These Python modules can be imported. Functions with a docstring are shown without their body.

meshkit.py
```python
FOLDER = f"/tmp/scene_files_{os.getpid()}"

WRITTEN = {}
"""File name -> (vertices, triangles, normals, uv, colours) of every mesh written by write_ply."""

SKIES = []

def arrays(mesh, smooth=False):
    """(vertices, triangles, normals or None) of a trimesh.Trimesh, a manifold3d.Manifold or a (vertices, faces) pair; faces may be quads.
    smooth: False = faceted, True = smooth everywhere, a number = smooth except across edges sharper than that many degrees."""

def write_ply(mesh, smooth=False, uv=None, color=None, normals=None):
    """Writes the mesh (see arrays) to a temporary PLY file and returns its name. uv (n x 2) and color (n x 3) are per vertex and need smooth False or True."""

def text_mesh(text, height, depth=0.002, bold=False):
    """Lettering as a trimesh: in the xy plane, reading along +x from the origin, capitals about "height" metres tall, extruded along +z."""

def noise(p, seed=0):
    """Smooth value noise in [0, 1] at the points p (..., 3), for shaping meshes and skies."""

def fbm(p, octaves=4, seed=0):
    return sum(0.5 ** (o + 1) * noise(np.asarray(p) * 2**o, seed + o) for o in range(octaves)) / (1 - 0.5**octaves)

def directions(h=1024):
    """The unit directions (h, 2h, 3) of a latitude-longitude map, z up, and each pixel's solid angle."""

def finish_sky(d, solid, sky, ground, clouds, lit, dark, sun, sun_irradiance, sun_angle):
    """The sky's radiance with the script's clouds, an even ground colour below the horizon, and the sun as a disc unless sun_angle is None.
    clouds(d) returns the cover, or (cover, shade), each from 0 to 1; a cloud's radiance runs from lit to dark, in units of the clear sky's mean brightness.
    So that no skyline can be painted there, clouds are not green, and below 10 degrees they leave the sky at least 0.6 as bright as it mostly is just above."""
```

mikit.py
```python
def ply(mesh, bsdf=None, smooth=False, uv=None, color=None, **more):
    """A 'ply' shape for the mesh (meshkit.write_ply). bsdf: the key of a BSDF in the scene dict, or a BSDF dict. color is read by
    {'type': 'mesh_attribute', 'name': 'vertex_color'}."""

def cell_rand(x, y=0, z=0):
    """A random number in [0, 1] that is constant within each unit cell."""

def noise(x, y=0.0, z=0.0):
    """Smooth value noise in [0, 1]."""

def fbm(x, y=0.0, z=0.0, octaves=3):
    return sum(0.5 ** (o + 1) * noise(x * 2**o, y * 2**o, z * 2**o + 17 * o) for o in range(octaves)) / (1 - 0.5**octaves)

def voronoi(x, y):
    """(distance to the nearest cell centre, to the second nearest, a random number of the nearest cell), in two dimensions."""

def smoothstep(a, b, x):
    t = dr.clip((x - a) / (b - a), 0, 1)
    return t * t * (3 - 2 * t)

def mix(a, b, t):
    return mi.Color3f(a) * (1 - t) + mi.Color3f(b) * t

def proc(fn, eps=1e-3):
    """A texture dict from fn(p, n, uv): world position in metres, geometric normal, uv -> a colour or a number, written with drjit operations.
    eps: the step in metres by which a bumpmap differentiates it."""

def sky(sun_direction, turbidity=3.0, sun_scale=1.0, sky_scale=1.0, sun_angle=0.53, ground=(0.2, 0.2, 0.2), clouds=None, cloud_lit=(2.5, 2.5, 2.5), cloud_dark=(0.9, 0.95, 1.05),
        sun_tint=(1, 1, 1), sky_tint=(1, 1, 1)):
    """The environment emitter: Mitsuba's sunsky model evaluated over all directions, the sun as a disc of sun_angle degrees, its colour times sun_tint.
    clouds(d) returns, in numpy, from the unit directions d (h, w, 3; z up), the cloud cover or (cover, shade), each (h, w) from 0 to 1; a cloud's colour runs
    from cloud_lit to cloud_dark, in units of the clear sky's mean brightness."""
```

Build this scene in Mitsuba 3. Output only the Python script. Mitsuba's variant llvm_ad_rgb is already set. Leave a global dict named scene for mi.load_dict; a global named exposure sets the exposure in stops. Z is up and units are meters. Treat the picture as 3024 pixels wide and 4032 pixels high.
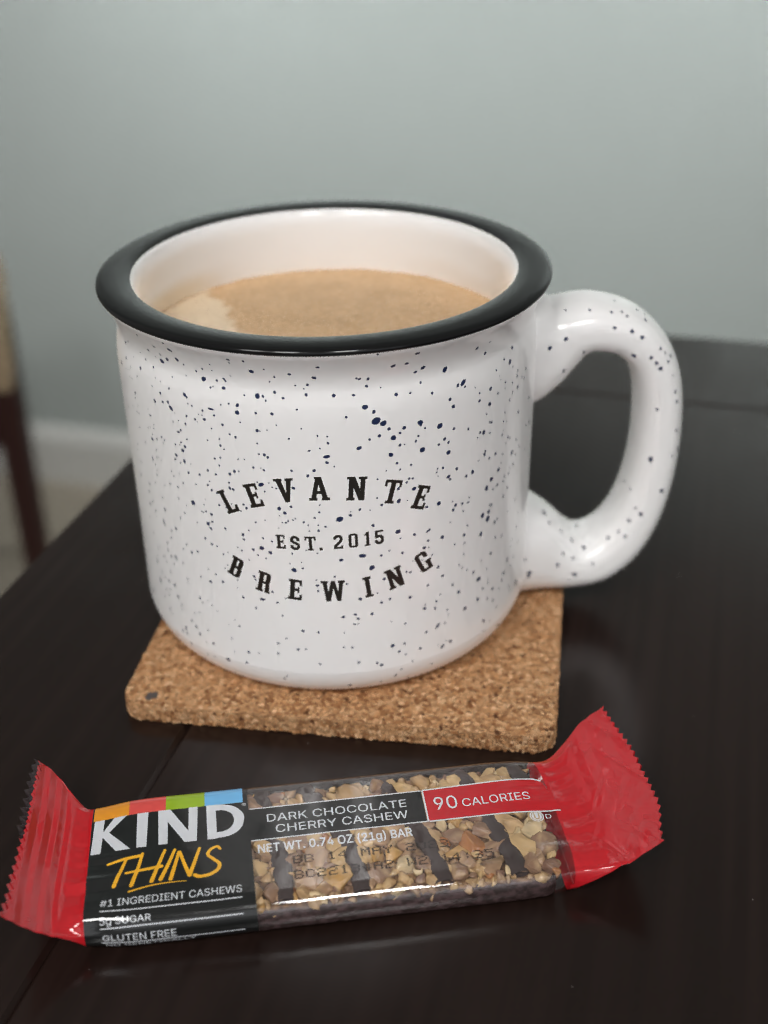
import math, glob, numpy as np, trimesh, drjit as dr, mitsuba as mi, mikit, meshkit
from shapely import affinity, union_all
from shapely.geometry import Polygon, LineString, Point, box as sbox
from scipy.spatial import ConvexHull

T = mi.ScalarTransform4f
scene, labels = {}, {}

# ---------------------------------------------------------------- camera, light, exposure
EYE = np.array([0.0, -0.27224, 0.18595])
FWD = np.array([0.03928971, 0.86469968, -0.50075022])
UP = np.array([0.04253079, 0.49923585, 0.86542169])
scene['camera'] = {'type': 'thinlens', 'fov_axis': 'x', 'fov': 2 * math.degrees(math.atan(1512 / 4850.0)), 'aperture_radius': 0.0022, 'focus_distance': 0.250,
                   'near_clip': 0.01, 'far_clip': 50.0, 'to_world': T().look_at(origin=EYE.tolist(), target=(EYE + FWD).tolist(), up=UP.tolist())}
exposure = 0.15
ROOM = (0.222, 0.217, 0.208)   # light of the unseen rest of the room
WINDOW = 0.75                 # the large daylit window far behind the viewer
LAMP = 24.0                  # the three lamps in a row overhead, behind the viewer
WASH = 7.4                  # the downlight that washes the wall


def panel(x, y, z, w, h, power, target, tint=(1.0, 0.985, 0.97)):
    to = T().look_at(origin=[x, y, z], target=target, up=[0, 0.1, 1]) @ T().scale([w / 2, h / 2, 1])
    return {'type': 'rectangle', 'to_world': to, 'bsdf': {'type': 'diffuse', 'reflectance': {'type': 'rgb', 'value': [0.5, 0.5, 0.5]}},
            'emitter': {'type': 'area', 'radiance': {'type': 'rgb', 'value': [power * c for c in tint]}}}


scene['room_light'] = {'type': 'constant', 'radiance': {'type': 'rgb', 'value': list(ROOM)}}
scene['window'] = panel(0.7, -4.2, 1.5, 4.4, 2.6, WINDOW, [0.2, 0, 0.9], (0.98, 1.0, 1.03))
for i, (x, y) in enumerate([(0.20, -1.20), (-0.50, -1.16), (-0.90, -1.02)]):
    scene['ceiling_lamp' + ('' if i == 0 else f'_{i:03d}')] = panel(x, y, 1.32, 0.26, 0.42, LAMP * (1, 1, 0.6)[i], [0, 0, 0.05])
for i, x in enumerate((-0.22, 0.48)):
    scene['wall_downlight' + ('' if i == 0 else f'_{i:03d}')] = {'type': 'spot', 'intensity': {'type': 'rgb', 'value': [WASH * 0.97, WASH, WASH * 0.985]}, 'cutoff_angle': 28.0, 'beam_width': 2.0,
        'to_world': T().look_at(origin=[x, 0.56 - 0.3 * x, 1.10], target=[x + 0.10, 1.38 - 0.3 * x, 0.08], up=[0, 1, 0])}
labels['window'] = {'label': 'large daylit window far behind the viewer', 'category': 'window'}
labels['ceiling_lamp'] = {'label': 'bright ceiling lamp behind the viewer, rightmost of the row of three', 'category': 'lamp'}
labels['ceiling_lamp_001'] = {'label': 'bright ceiling lamp behind the viewer, in the middle of the row of three', 'category': 'lamp'}
labels['ceiling_lamp_002'] = {'label': 'dimmer ceiling lamp behind the viewer, leftmost of the row of three', 'category': 'lamp'}


# ---------------------------------------------------------------- helpers
def rgb(*v):
    return {'type': 'rgb', 'value': list(v)}


def principled(color, rough=0.5, spec=0.5, **more):
    return {'type': 'twosided', 'bsdf': {'type': 'principled', 'base_color': color, 'roughness': rough, 'specular': spec, **more}}


def num(base):
    if base not in scene and not any(k.startswith(base + '__') for k in scene):
        return base
    i = 1
    while f'{base}_{i:03d}' in scene or any(k.startswith(f'{base}_{i:03d}__') for k in scene):
        i += 1
    return f'{base}_{i:03d}'


def add(name, mesh, bsdf, smooth=False, color=None):
    key = num(name)
    scene[key] = mikit.ply(mesh, bsdf, smooth=smooth, color=color)
    return key


def lab(key, label=None, category=None, group=None, kind=None):
    labels[key] = {k: v for k, v in dict(label=label, category=category, group=group, kind=kind).items() if v}


def sstep(a, b, x):
    t = np.clip((np.asarray(x, float) - a) / (b - a), 0, 1)
    return t * t * (3 - 2 * t)


def grid(P, close_v=False):
    """quads of a (n, m, 3) grid of points"""
    n, m = P.shape[:2]
    i, j = np.meshgrid(np.arange(n - 1), np.arange(m if close_v else m - 1), indexing='ij')
    k = (j + 1) % m
    q = np.stack([i * m + j, i * m + k, (i + 1) * m + k, (i + 1) * m + j], -1).reshape(-1, 4)
    return P.reshape(-1, 3), np.vstack([q[:, [0, 1, 2]], q[:, [0, 2, 3]]])


def bevel_box(x0, x1, y0, y1, z0, z1, b):
    """box with chamfered edges"""
    P = []
    for sx in (0, 1):
        for sy in (0, 1):
            for sz in (0, 1):
                c = np.array([(x0, x1)[sx], (y0, y1)[sy], (z0, z1)[sz]])
                d = np.array([b if not s else -b for s in (sx, sy, sz)])
                for k in range(3):
                    e = d.copy(); e[k] = 0
                    P.append(c + e)
    return trimesh.convex.convex_hull(np.array(P))


def round_poly(w, h, r, n=10):
    return sbox(-w / 2 + r, -h / 2 + r, w / 2 - r, h / 2 - r).buffer(r, quad_segs=n)


def tris(poly, edge):
    """flat triangles of a shapely shape, cut until no edge is longer than edge"""
    V, F, at = [], [], 0
    for g in getattr(poly, 'geoms', [poly]):
        if g.is_empty or g.area < 1e-9:
            continue
        v, f = trimesh.creation.triangulate_polygon(g, engine='earcut')
        v3 = np.column_stack([v, np.zeros(len(v))])
        v3, f = trimesh.remesh.subdivide_to_size(v3, f, edge, max_iter=14)
        V.append(v3[:, :2]); F.append(f + at); at += len(v3)
    return np.vstack(V), np.vstack(F)


_FONT = {}


def font_poly(text, bold=False):
    """text as shapes with capitals 1 high, starting at the origin"""
    if (text, bold) not in _FONT:
        m = meshkit.text_mesh(text, 1.0, 0.01, bold)
        top = m.faces[m.face_normals[:, 2] > 0.9]
        _FONT[text, bold] = union_all([Polygon(m.vertices[t, :2]) for t in top]).buffer(0.004)
    return _FONT[text, bold]


def fit(poly, x0, x1, y0, y1, skew=0.0):
    """moves a shape into the box (baseline y0, capital height y1)"""
    a0, b0, a1, b1 = poly.bounds
    p = affinity.affine_transform(poly, [(x1 - x0) / (a1 - a0), skew, 0, y1 - y0, x0 - a0 * (x1 - x0) / (a1 - a0), y0])
    return p


# ---------------------------------------------------------------- materials
def wall_color(p, n, uv):
    m = mikit.fbm(p.x * 2.1, p.y * 2.1, p.z * 2.1, 3)
    return mikit.mix((0.402, 0.443, 0.432), (0.427, 0.468, 0.457), m)


def carpet_color(p, n, uv):
    m = mikit.fbm(p.x * 160, p.y * 160, 3.0, 3)
    return mikit.mix((0.27, 0.24, 0.195), (0.43, 0.385, 0.32), m)


E1, E2 = np.array([0.9500, -0.3123, 0.0]), np.array([0.3123, 0.9500, 0.0])


def wood_uv(p):
    return p.x * 0.95 - p.y * 0.3123, p.x * 0.3123 + p.y * 0.95


def table_color(p, n, uv):
    a, b = wood_uv(p)
    g = mikit.fbm(a * 420, b * 14, p.z * 60, 3)
    d = mikit.fbm(a * 30, b * 5, 2.0, 3)
    return mikit.mix((0.0115, 0.0062, 0.0050), (0.0180, 0.0098, 0.0080), mikit.smoothstep(0.25, 0.8, g * 0.6 + d * 0.4))


def table_bump(p, n, uv):
    a, b = wood_uv(p)
    return mikit.fbm(a * 700, b * 22, 0.0, 2) * 0.6 + mikit.fbm(a * 90, b * 60, 5.0, 2)


def table_rough(p, n, uv):
    a, b = wood_uv(p)
    return 0.15 + 0.10 * mikit.fbm(a * 60, b * 40, 1.0, 3) + 0.10 * mikit.smoothstep(0.62, 0.75, mikit.fbm(a * 25 + 4, b * 18, 1.0, 4))


def cork_cells(p, n):
    x, y, z = p.x * 1000, p.y * 1000, p.z * 1000
    X, Y = x + dr.abs(n.x) * z + 0.5 * mikit.noise(x * 1.3, y * 1.3, z), y - dr.abs(n.y) * z + 0.5 * mikit.noise(x * 1.3 + 50, y * 1.3, z)
    a = mikit.voronoi(X * 0.95 + 0.35 * Y, Y * 1.35)
    b = mikit.voronoi(X * 1.5 - 0.7 * Y + 31.0, Y * 0.9 + 0.2 * X)
    c = mikit.voronoi(X * 2.3 + 9.0, Y * 2.3 + 77.0)
    return x, y, z, a, b, c


def cork_color(p, n, uv):
    x, y, z, a, b, c = cork_cells(p, n)
    r = dr.select(a[2] > 0.42, b[2], a[2] * 2.38)          # large grains lie among small ones
    tone = 0.70 * r + 0.24 * c[2] + 0.06 * mikit.noise(x * 5, y * 5, z * 5)
    k = mikit.mix((0.245, 0.106, 0.042), (0.64, 0.375, 0.192), mikit.smoothstep(0.10, 0.80, tone))
    k = mikit.mix(k, (0.68, 0.45, 0.255), mikit.smoothstep(0.84, 0.90, r) * 0.8)
    k = mikit.mix(k, (0.15, 0.06, 0.022), mikit.smoothstep(0.82, 0.86, c[2]) * mikit.smoothstep(0.42, 0.28, c[0]) * 0.85)
    gap = mikit.smoothstep(0.16, 0.02, dr.select(a[2] > 0.42, b[1] - b[0], a[1] - a[0]))
    k = mikit.mix(k, (0.13, 0.052, 0.018), gap * 0.75)
    return k * (0.9 + 0.2 * mikit.fbm(x * 0.1, y * 0.1, 0.0, 3))


def cork_bump(p, n, uv):
    x, y, z, a, b, c = cork_cells(p, n)
    d = dr.select(a[2] > 0.42, b[1] - b[0], a[1] - a[0])
    return mikit.smoothstep(0.0, 0.3, d) * 0.8 + 0.5 * b[2] + 0.35 * mikit.smoothstep(0.0, 0.3, c[1] - c[0])


def glaze_color(p, n, uv):
    r = dr.sqrt(p.x * p.x + p.y * p.y)
    inside = mikit.smoothstep(0.0449, 0.0446, r) * mikit.smoothstep(0.0775, 0.0785, p.z)
    ang = dr.atan2(p.y, p.x)
    top = mikit.fbm(ang * 2.2 + 3, p.z * 40, 1.0, 3)
    st = mikit.smoothstep(0.0765 + 0.016 * top, 0.0775 + 0.004 * top, p.z) * (0.25 + 0.75 * mikit.fbm(ang * 5, p.z * 140, 7.0, 3))
    side = 0.25 + 0.75 * mikit.smoothstep(0.35, 0.85, dr.abs(p.x) / 0.044)
    g = mikit.mix((0.845, 0.838, 0.832), (0.62, 0.48, 0.33), inside * st * side * 0.30)
    cling = mikit.smoothstep(0.0850, 0.0800, p.z + 0.0045 * (top - 0.5)) * mikit.smoothstep(-0.024, -0.036, p.x) * inside
    return mikit.mix(g, (0.74, 0.62, 0.46), cling * 0.85)


def coffee_color(p, n, uv):
    x, y = p.x * 1000, p.y * 1000
    r = dr.sqrt(x * x + y * y)
    n1 = mikit.fbm(x * 0.16, y * 0.16, 1.0, 4)
    n2 = mikit.fbm(x * 1.3, y * 1.3, 4.0, 3)
    c = mikit.mix((0.495, 0.318, 0.165), (0.590, 0.390, 0.218), mikit.smoothstep(0.33, 0.66, n1 * 0.35 + n2 * 0.65))
    # lighter island of cream foam on the left
    w = mikit.fbm(x * 0.22 + 9, y * 0.22, 2.0, 3) * 9
    isl = mikit.smoothstep(-17.6, -20.8, x + 0.33 * y + (w - 4.5) * 0.6)
    c = mikit.mix(c, (0.74, 0.60, 0.43), isl * (0.75 + 0.25 * n2))
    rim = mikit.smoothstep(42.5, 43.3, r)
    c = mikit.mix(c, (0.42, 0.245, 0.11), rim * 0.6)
    f, s, q = mikit.voronoi(x * 1.25 + 7, y * 1.25)
    c = mikit.mix(c, (0.78, 0.63, 0.45), mikit.smoothstep(0.30, 0.16, f) * mikit.smoothstep(0.70, 0.80, q) * 0.6)
    f, s, q = mikit.voronoi(x * 0.55, y * 0.55)
    pit = mikit.smoothstep(0.18, 0.06, f) * mikit.smoothstep(0.72, 0.8, q) * mikit.smoothstep(0.38, 0.52, mikit.fbm(x * 0.12 + 5, y * 0.12, 3.0, 2))
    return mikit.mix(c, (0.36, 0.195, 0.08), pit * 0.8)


def coffee_bump(p, n, uv):
    x, y = p.x * 1000, p.y * 1000
    f, s, q = mikit.voronoi(x * 1.4, y * 1.4)
    return mikit.fbm(x * 0.7, y * 0.7, 0.0, 4) + 0.35 * mikit.smoothstep(0.3, 0.1, f) * mikit.smoothstep(0.6, 0.65, q) * -1.0


def choc_color(p, n, uv):
    m = mikit.fbm(p.x * 900, p.y * 900, p.z * 900, 3)
    k = mikit.fbm(p.x * 420, p.y * 420, p.z * 420, 3)
    dark = mikit.mix((0.026, 0.014, 0.013), (0.085, 0.050, 0.052), mikit.smoothstep(0.3, 0.8, m))
    crumb = mikit.mix((0.08, 0.038, 0.018), (0.36, 0.20, 0.09), mikit.smoothstep(0.3, 0.75, 0.5 * m + 0.5 * k))
    return mikit.mix(dark, crumb, mikit.smoothstep(0.0054, 0.0062, p.z + 0.0012 * (k - 0.5)))


def nut_bump(p, n, uv):
    return mikit.fbm(p.x * 1300, p.y * 1300, p.z * 1300, 3)


scene['mat_wall'] = {'type': 'diffuse', 'reflectance': mikit.proc(wall_color)}
scene['mat_carpet'] = {'type': 'twosided', 'bsdf': {'type': 'diffuse', 'reflectance': mikit.proc(carpet_color)}}
scene['mat_baseboard'] = principled(rgb(0.60, 0.60, 0.58), 0.35)
scene['mat_table'] = {'type': 'twosided', 'bsdf': {'type': 'bumpmap', 'arbitrary': mikit.proc(table_bump, 2e-4), 'scale': 0.000012,
                      'bsdf': {'type': 'principled', 'base_color': mikit.proc(table_color), 'roughness': mikit.proc(table_rough), 'specular': 0.30}}}
scene['mat_chair_wood'] = principled(rgb(0.030, 0.009, 0.008), 0.3)
scene['mat_chair_cloth'] = principled(rgb(0.34, 0.26, 0.165), 0.9, 0.2)
scene['mat_cork'] = {'type': 'twosided', 'bsdf': {'type': 'bumpmap', 'arbitrary': mikit.proc(cork_bump, 1e-4), 'scale': 0.00022,
                     'bsdf': {'type': 'principled', 'base_color': mikit.proc(cork_color), 'roughness': 0.85, 'specular': 0.2}}}
scene['mat_dust'] = principled(rgb(0.22, 0.20, 0.19), 0.9, 0.2)
scene['mat_granule'] = principled({'type': 'mesh_attribute', 'name': 'vertex_color'}, 0.75, 0.25)
scene['mat_fleck'] = principled(rgb(0.085, 0.07, 0.065), 0.7, 0.3)
scene['mat_glaze'] = principled(mikit.proc(glaze_color), 0.13, 0.5)
scene['mat_rim'] = principled(rgb(0.0045, 0.0048, 0.0052), 0.12, 0.32)
scene['mat_speck'] = principled(rgb(0.013, 0.024, 0.068), 0.16, 0.5)
scene['mat_ink'] = principled(rgb(0.016, 0.0145, 0.011), 0.34, 0.4)
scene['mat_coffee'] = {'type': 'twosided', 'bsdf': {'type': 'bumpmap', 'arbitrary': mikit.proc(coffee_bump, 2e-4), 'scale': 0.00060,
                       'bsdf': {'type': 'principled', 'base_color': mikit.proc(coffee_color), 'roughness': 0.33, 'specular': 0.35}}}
scene['mat_choc'] = principled(mikit.proc(choc_color), 0.45, 0.4)
scene['mat_drizzle'] = principled(rgb(0.040, 0.026, 0.025), 0.35, 0.5)
scene['mat_nut'] = {'type': 'twosided', 'bsdf': {'type': 'bumpmap', 'arbitrary': mikit.proc(nut_bump, 1e-4), 'scale': 0.0004,
                    'bsdf': {'type': 'principled', 'base_color': {'type': 'mesh_attribute', 'name': 'vertex_color'}, 'roughness': 0.38, 'specular': 0.6}}}
scene['mat_film'] = {'type': 'thindielectric', 'int_ior': 1.48}
FILM = dict(rough=0.10, spec=0.7)
scene['mat_black_film'] = principled(rgb(0.0085, 0.0095, 0.0095), **FILM)
scene['mat_red_film'] = principled(rgb(0.46, 0.009, 0.015), rough=0.13, spec=0.75)
scene['mat_dark_edge'] = principled(rgb(0.015, 0.006, 0.008), 0.3)
scene['mat_white_print'] = principled(rgb(0.60, 0.62, 0.65), **FILM)
scene['mat_orange_print'] = principled(rgb(0.72, 0.28, 0.020), **FILM)
scene['mat_coral_print'] = principled(rgb(0.66, 0.075, 0.065), **FILM)
scene['mat_green_print'] = principled(rgb(0.27, 0.42, 0.014), **FILM)
scene['mat_blue_print'] = principled(rgb(0.14, 0.42, 0.72), **FILM)
scene['mat_yellow_print'] = principled(rgb(0.78, 0.40, 0.022), **FILM)
scene['mat_date_ink'] = principled(rgb(0.018, 0.013, 0.012), 0.4)


# ---------------------------------------------------------------- the setting
def slab(c, x, y, sx, sy):
    """points in the room's own frame (E1 right, E2 towards the wall)"""
    return c + x * E1 + y * E2


def in_room(mesh):
    M = np.eye(4); M[:3, 0], M[:3, 1] = E1, E2
    m = mesh.copy(); m.apply_transform(M); return m


FLOOR = -0.75
WALL = float(np.dot([-0.33, 1.464, 0], E2))
fl = trimesh.Trimesh(*grid(np.array([[[x, y, FLOOR] for y in np.linspace(-4, WALL + 0.1, 12)] for x in np.linspace(-4, 4, 12)])), process=False)
add('floor', in_room(fl), 'mat_carpet')
lab('floor', 'beige carpeted floor seen blurred below the table', kind='structure')
wl = trimesh.creation.box(bounds=[[-4, WALL, FLOOR - 0.05], [4, WALL + 0.12, 2.2]])
add('wall', in_room(wl), 'mat_wall')
lab('wall', 'plain pale sage green painted wall behind the table', kind='structure')
prof = Polygon([(0, 0), (0.014, 0), (0.014, 0.072), (0.010, 0.082), (0.006, 0.090), (0.0, 0.094)])
bb = trimesh.creation.extrude_polygon(prof, 8.0)      # x = out of wall, y = up, z = along
M = np.eye(4); M[:3, 0], M[:3, 1], M[:3, 2] = -E2, [0, 0, 1], E1
M[:3, 3] = WALL * E2 - 4 * E1 + np.array([0, 0, FLOOR])
bb.apply_transform(M); bb.fix_normals()
add('wall__baseboard', bb, 'mat_baseboard')
lab('wall__baseboard', 'white painted baseboard along the foot of the wall')

# table
TC0, TC1, TB0, TB1, TBG = -0.0922, 0.78, -0.95, 0.213, 0.150
cuts = [TC0, -0.0202, 0.165, 0.345, 0.52, TC1]
for a, b in zip(cuts[:-1], cuts[1:]):
    add('dining_table__plank', in_room(bevel_box(a + 5e-5, b - 5e-5, TB0, TBG - 1e-4, -0.026, 0.0, 0.0010)), 'mat_table')
add('dining_table__end_board', in_room(bevel_box(TC0, TC1, TBG + 1e-4, TB1, -0.026, 0.0, 0.0009)), 'mat_table')
for x in (TC0 + 0.05, TC1 - 0.05):
    for y in (TB0 + 0.08, TB1 - 0.07):
        s = 0.03
        leg = trimesh.convex.convex_hull(np.array([[x + i * s, y + j * s, -0.026] for i in (-1, 1) for j in (-1, 1)] + [[x + i * s * 0.7, y + j * s * 0.7, FLOOR] for i in (-1, 1) for j in (-1, 1)]))
        add('dining_table__leg', in_room(leg), 'mat_table')
for (x0, x1, y0, y1) in ((TC0 + 0.08, TC1 - 0.08, TB1 - 0.08, TB1 - 0.058), (TC0 + 0.08, TC1 - 0.08, TB0 + 0.07, TB0 + 0.092), (TC0 + 0.04, TC0 + 0.06, TB0 + 0.11, TB1 - 0.10), (TC1 - 0.06, TC1 - 0.04, TB0 + 0.11, TB1 - 0.10)):
    add('dining_table__apron', in_room(bevel_box(x0, x1, y0, y1, -0.105, -0.0265, 0.001)), 'mat_table')
lab('dining_table', 'dark espresso brown wooden table made of planks with an end board', 'table')

# specks of dust lying on the table top
rng = np.random.default_rng(3)
dust = []
while len(dust) < 45:
    x, y = rng.uniform(-0.085, 0.22), rng.uniform(-0.17, 0.14)
    s = rng.uniform(0.00005, 0.00011)
    m = trimesh.creation.icosphere(1, s); m.vertices *= np.array([1, rng.uniform(.6, 2.2), .6]); m.apply_transform(trimesh.transformations.rotation_matrix(rng.uniform(0, 3.1), [0, 0, 1]))
    m.apply_translation([x, y, s * 0.5]); dust.append(m)
add('dust', in_room(trimesh.util.concatenate(dust)), 'mat_dust')
lab('dust', 'tiny pale specks of dust scattered over the dark table top', 'dust', kind='stuff')

# chair beyond the table's left edge; its front edge runs away from the viewer
CH = np.array([-0.308, 0.858, 0.0]); ca = math.radians(103.5)
CX, CY = np.array([math.cos(ca), math.sin(ca), 0]), np.array([-math.sin(ca), math.cos(ca), 0])   # along the front edge, to the back


def on_chair(m):
    M = np.eye(4); M[:3, 0], M[:3, 1] = CX, CY; M[:3, 3] = CH
    m = m.copy(); m.apply_transform(M); return m


cu = trimesh.creation.box(extents=[0.28, 0.42, 0.055]); cu = cu.subdivide().subdivide().subdivide().subdivide()
v = cu.vertices; rr = np.maximum(np.abs(v[:, 0]) / 0.14, np.abs(v[:, 1]) / 0.21)
v[:, 2] += np.where(v[:, 2] > 0, 0.012 * (1 - rr ** 4), 0) ; v[:, :2] *= (1 - 0.02 * np.abs(v[:, 2:3]) / 0.027)
cu.vertices = v + np.array([0.14, 0.21, -0.285])
add('dining_chair__seat_cushion', on_chair(cu), 'mat_chair_cloth', smooth=50)
lab('dining_chair__seat_cushion', 'tan upholstered seat cushion')
for (x0, x1, y0, y1) in ((0.026, 0.254, 0.004, 0.024), (0.026, 0.254, 0.396, 0.416), (0.004, 0.024, 0.026, 0.394), (0.256, 0.276, 0.026, 0.394)):
    add('dining_chair__rail', on_chair(bevel_box(x0, x1, y0, y1, -0.375, -0.314, 0.002)), 'mat_chair_wood')
for x in (0.013, 0.267):
    for y in (0.013, 0.407):
        s = 0.0125
        pts = [[x + i * s, y + j * s, z] for i in (-1, 1) for j in (-1, 1) for z in (-0.314, -0.40)] + [[x + i * s * 0.75, y + j * s * 0.75, FLOOR] for i in (-1, 1) for j in (-1, 1)]
        add('dining_chair__leg', on_chair(trimesh.convex.convex_hull(np.array(pts))), 'mat_chair_wood')
for x in (0.013, 0.267):
    add('dining_chair__back_post', on_chair(bevel_box(x - 0.0125, x + 0.0125, 0.395, 0.42, -0.3135, 0.22, 0.003)), 'mat_chair_wood')
add('dining_chair__back_panel', on_chair(bevel_box(0.027, 0.253, 0.398, 0.417, -0.12, 0.21, 0.004)), 'mat_chair_wood')
lab('dining_chair', 'dark wooden chair with a tan seat, blurred beyond the table edge', 'chair')

# ---------------------------------------------------------------- cork coaster
CS, CT_, CR_ = 0.1012, 0.005, 0.0056
CC, CA = np.array([0.0074, -0.0034]), -0.2034
rng = np.random.default_rng(5)
outline = round_poly(CS, CS, CR_, 14)
L = outline.exterior.length
ns = 640
ring = np.array([outline.exterior.interpolate(L * i / ns).coords[0] for i in range(ns)])
nor = np.roll(ring, -1, 0) - np.roll(ring, 1, 0); nor = np.column_stack([nor[:, 1], -nor[:, 0]]) / np.linalg.norm(nor, axis=1)[:, None]
if (nor * ring).sum() < 0:
    nor = -nor
rows = []
for k in range(60):                                        # the top, from the middle outwards
    q = ring * (k + 0.02) / 60.0
    rows.append(np.column_stack([q, np.full(ns, CT_)]))
for inset, z in ((0.0002, CT_ - 0.00005), (0.0, CT_ - 0.0003), (0.0, 0.0040), (0.0, 0.0032), (0.0, 0.0024), (0.0, 0.0016), (0.0, 0.0008), (0.0001, 0.0002), (0.0006, 0.00005)):
    rows.append(np.column_stack([ring - nor * inset, np.full(ns, z)]))
P = np.array(rows)
bump = meshkit.fbm(P * 900.0, 3, 4) - 0.5
rough = np.where((np.arange(len(P)) < 58)[:, None], 0.10, 0.85) * 1e-3 * 0.9
sidew = sstep(56, 61, np.arange(len(P)))[:, None]
P[:, :, :2] += nor[None] * (bump * rough * sidew)[..., None] * 1.2
P[:, :, 2] += bump * 0.00022 * (1 - sidew)
P[-1, :, 2] = 0.00005
P[:, :, :2] = P[:, :, :2] @ np.array([[math.cos(CA), math.sin(CA)], [-math.sin(CA), math.cos(CA)]]) + CC
add('cork_coaster', trimesh.Trimesh(*grid(P, True), process=False), 'mat_cork', smooth=40)
lab('cork_coaster', 'square cork coaster with rounded corners under the mug', 'coaster')
# the granules: small flat chips pressed into the cork, top and sides
grng = np.random.default_rng(8)
GC = np.array([(0.33, 0.153, 0.062), (0.46, 0.243, 0.111), (0.56, 0.326, 0.168), (0.66, 0.42, 0.24), (0.22, 0.090, 0.033), (0.095, 0.036, 0.013)])
GP = np.array([.20, .30, .24, .10, .11, .05])
V, F, C, at = [], [], [], 0


def granule(o, ex, ey, ez, r, el, up):
    """an irregular chip centred at o, lying in the plane ex, ey"""
    global at
    k = int(grng.integers(5, 8)); an = grng.uniform(0, 6.28); th = np.arange(k) * 2 * np.pi / k + grng.uniform(-.35, .35, k)
    q = np.column_stack([np.cos(th) * r * el, np.sin(th) * r / el]) * grng.uniform(0.75, 1.15, (k, 1))
    q = q @ np.array([[math.cos(an), math.sin(an)], [-math.sin(an), math.cos(an)]])
    tilt = grng.normal(0, 0.07, 2)
    top = o + q[:, :1] * 0.82 * ex + q[:, 1:] * 0.82 * ey + (up + q @ tilt * 0.8)[:, None] * ez
    low = o + q[:, :1] * ex + q[:, 1:] * ey - 0.00012 * ez
    V.append(np.vstack([top, low])); j = np.arange(k); n = (j + 1) % k
    F.append(np.vstack([np.stack([j[1:-1] * 0, j[1:-1], n[1:-1]], 1), np.stack([j, k + j, k + n], 1), np.stack([j, k + n, n], 1)]) + at); at += 2 * k
    c = GC[grng.choice(6, p=GP)] * grng.uniform(0.85, 1.12)
    C.append(np.vstack([np.repeat(c[None], k, 0), np.repeat(c[None] * 0.8, k, 0)]))


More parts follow.
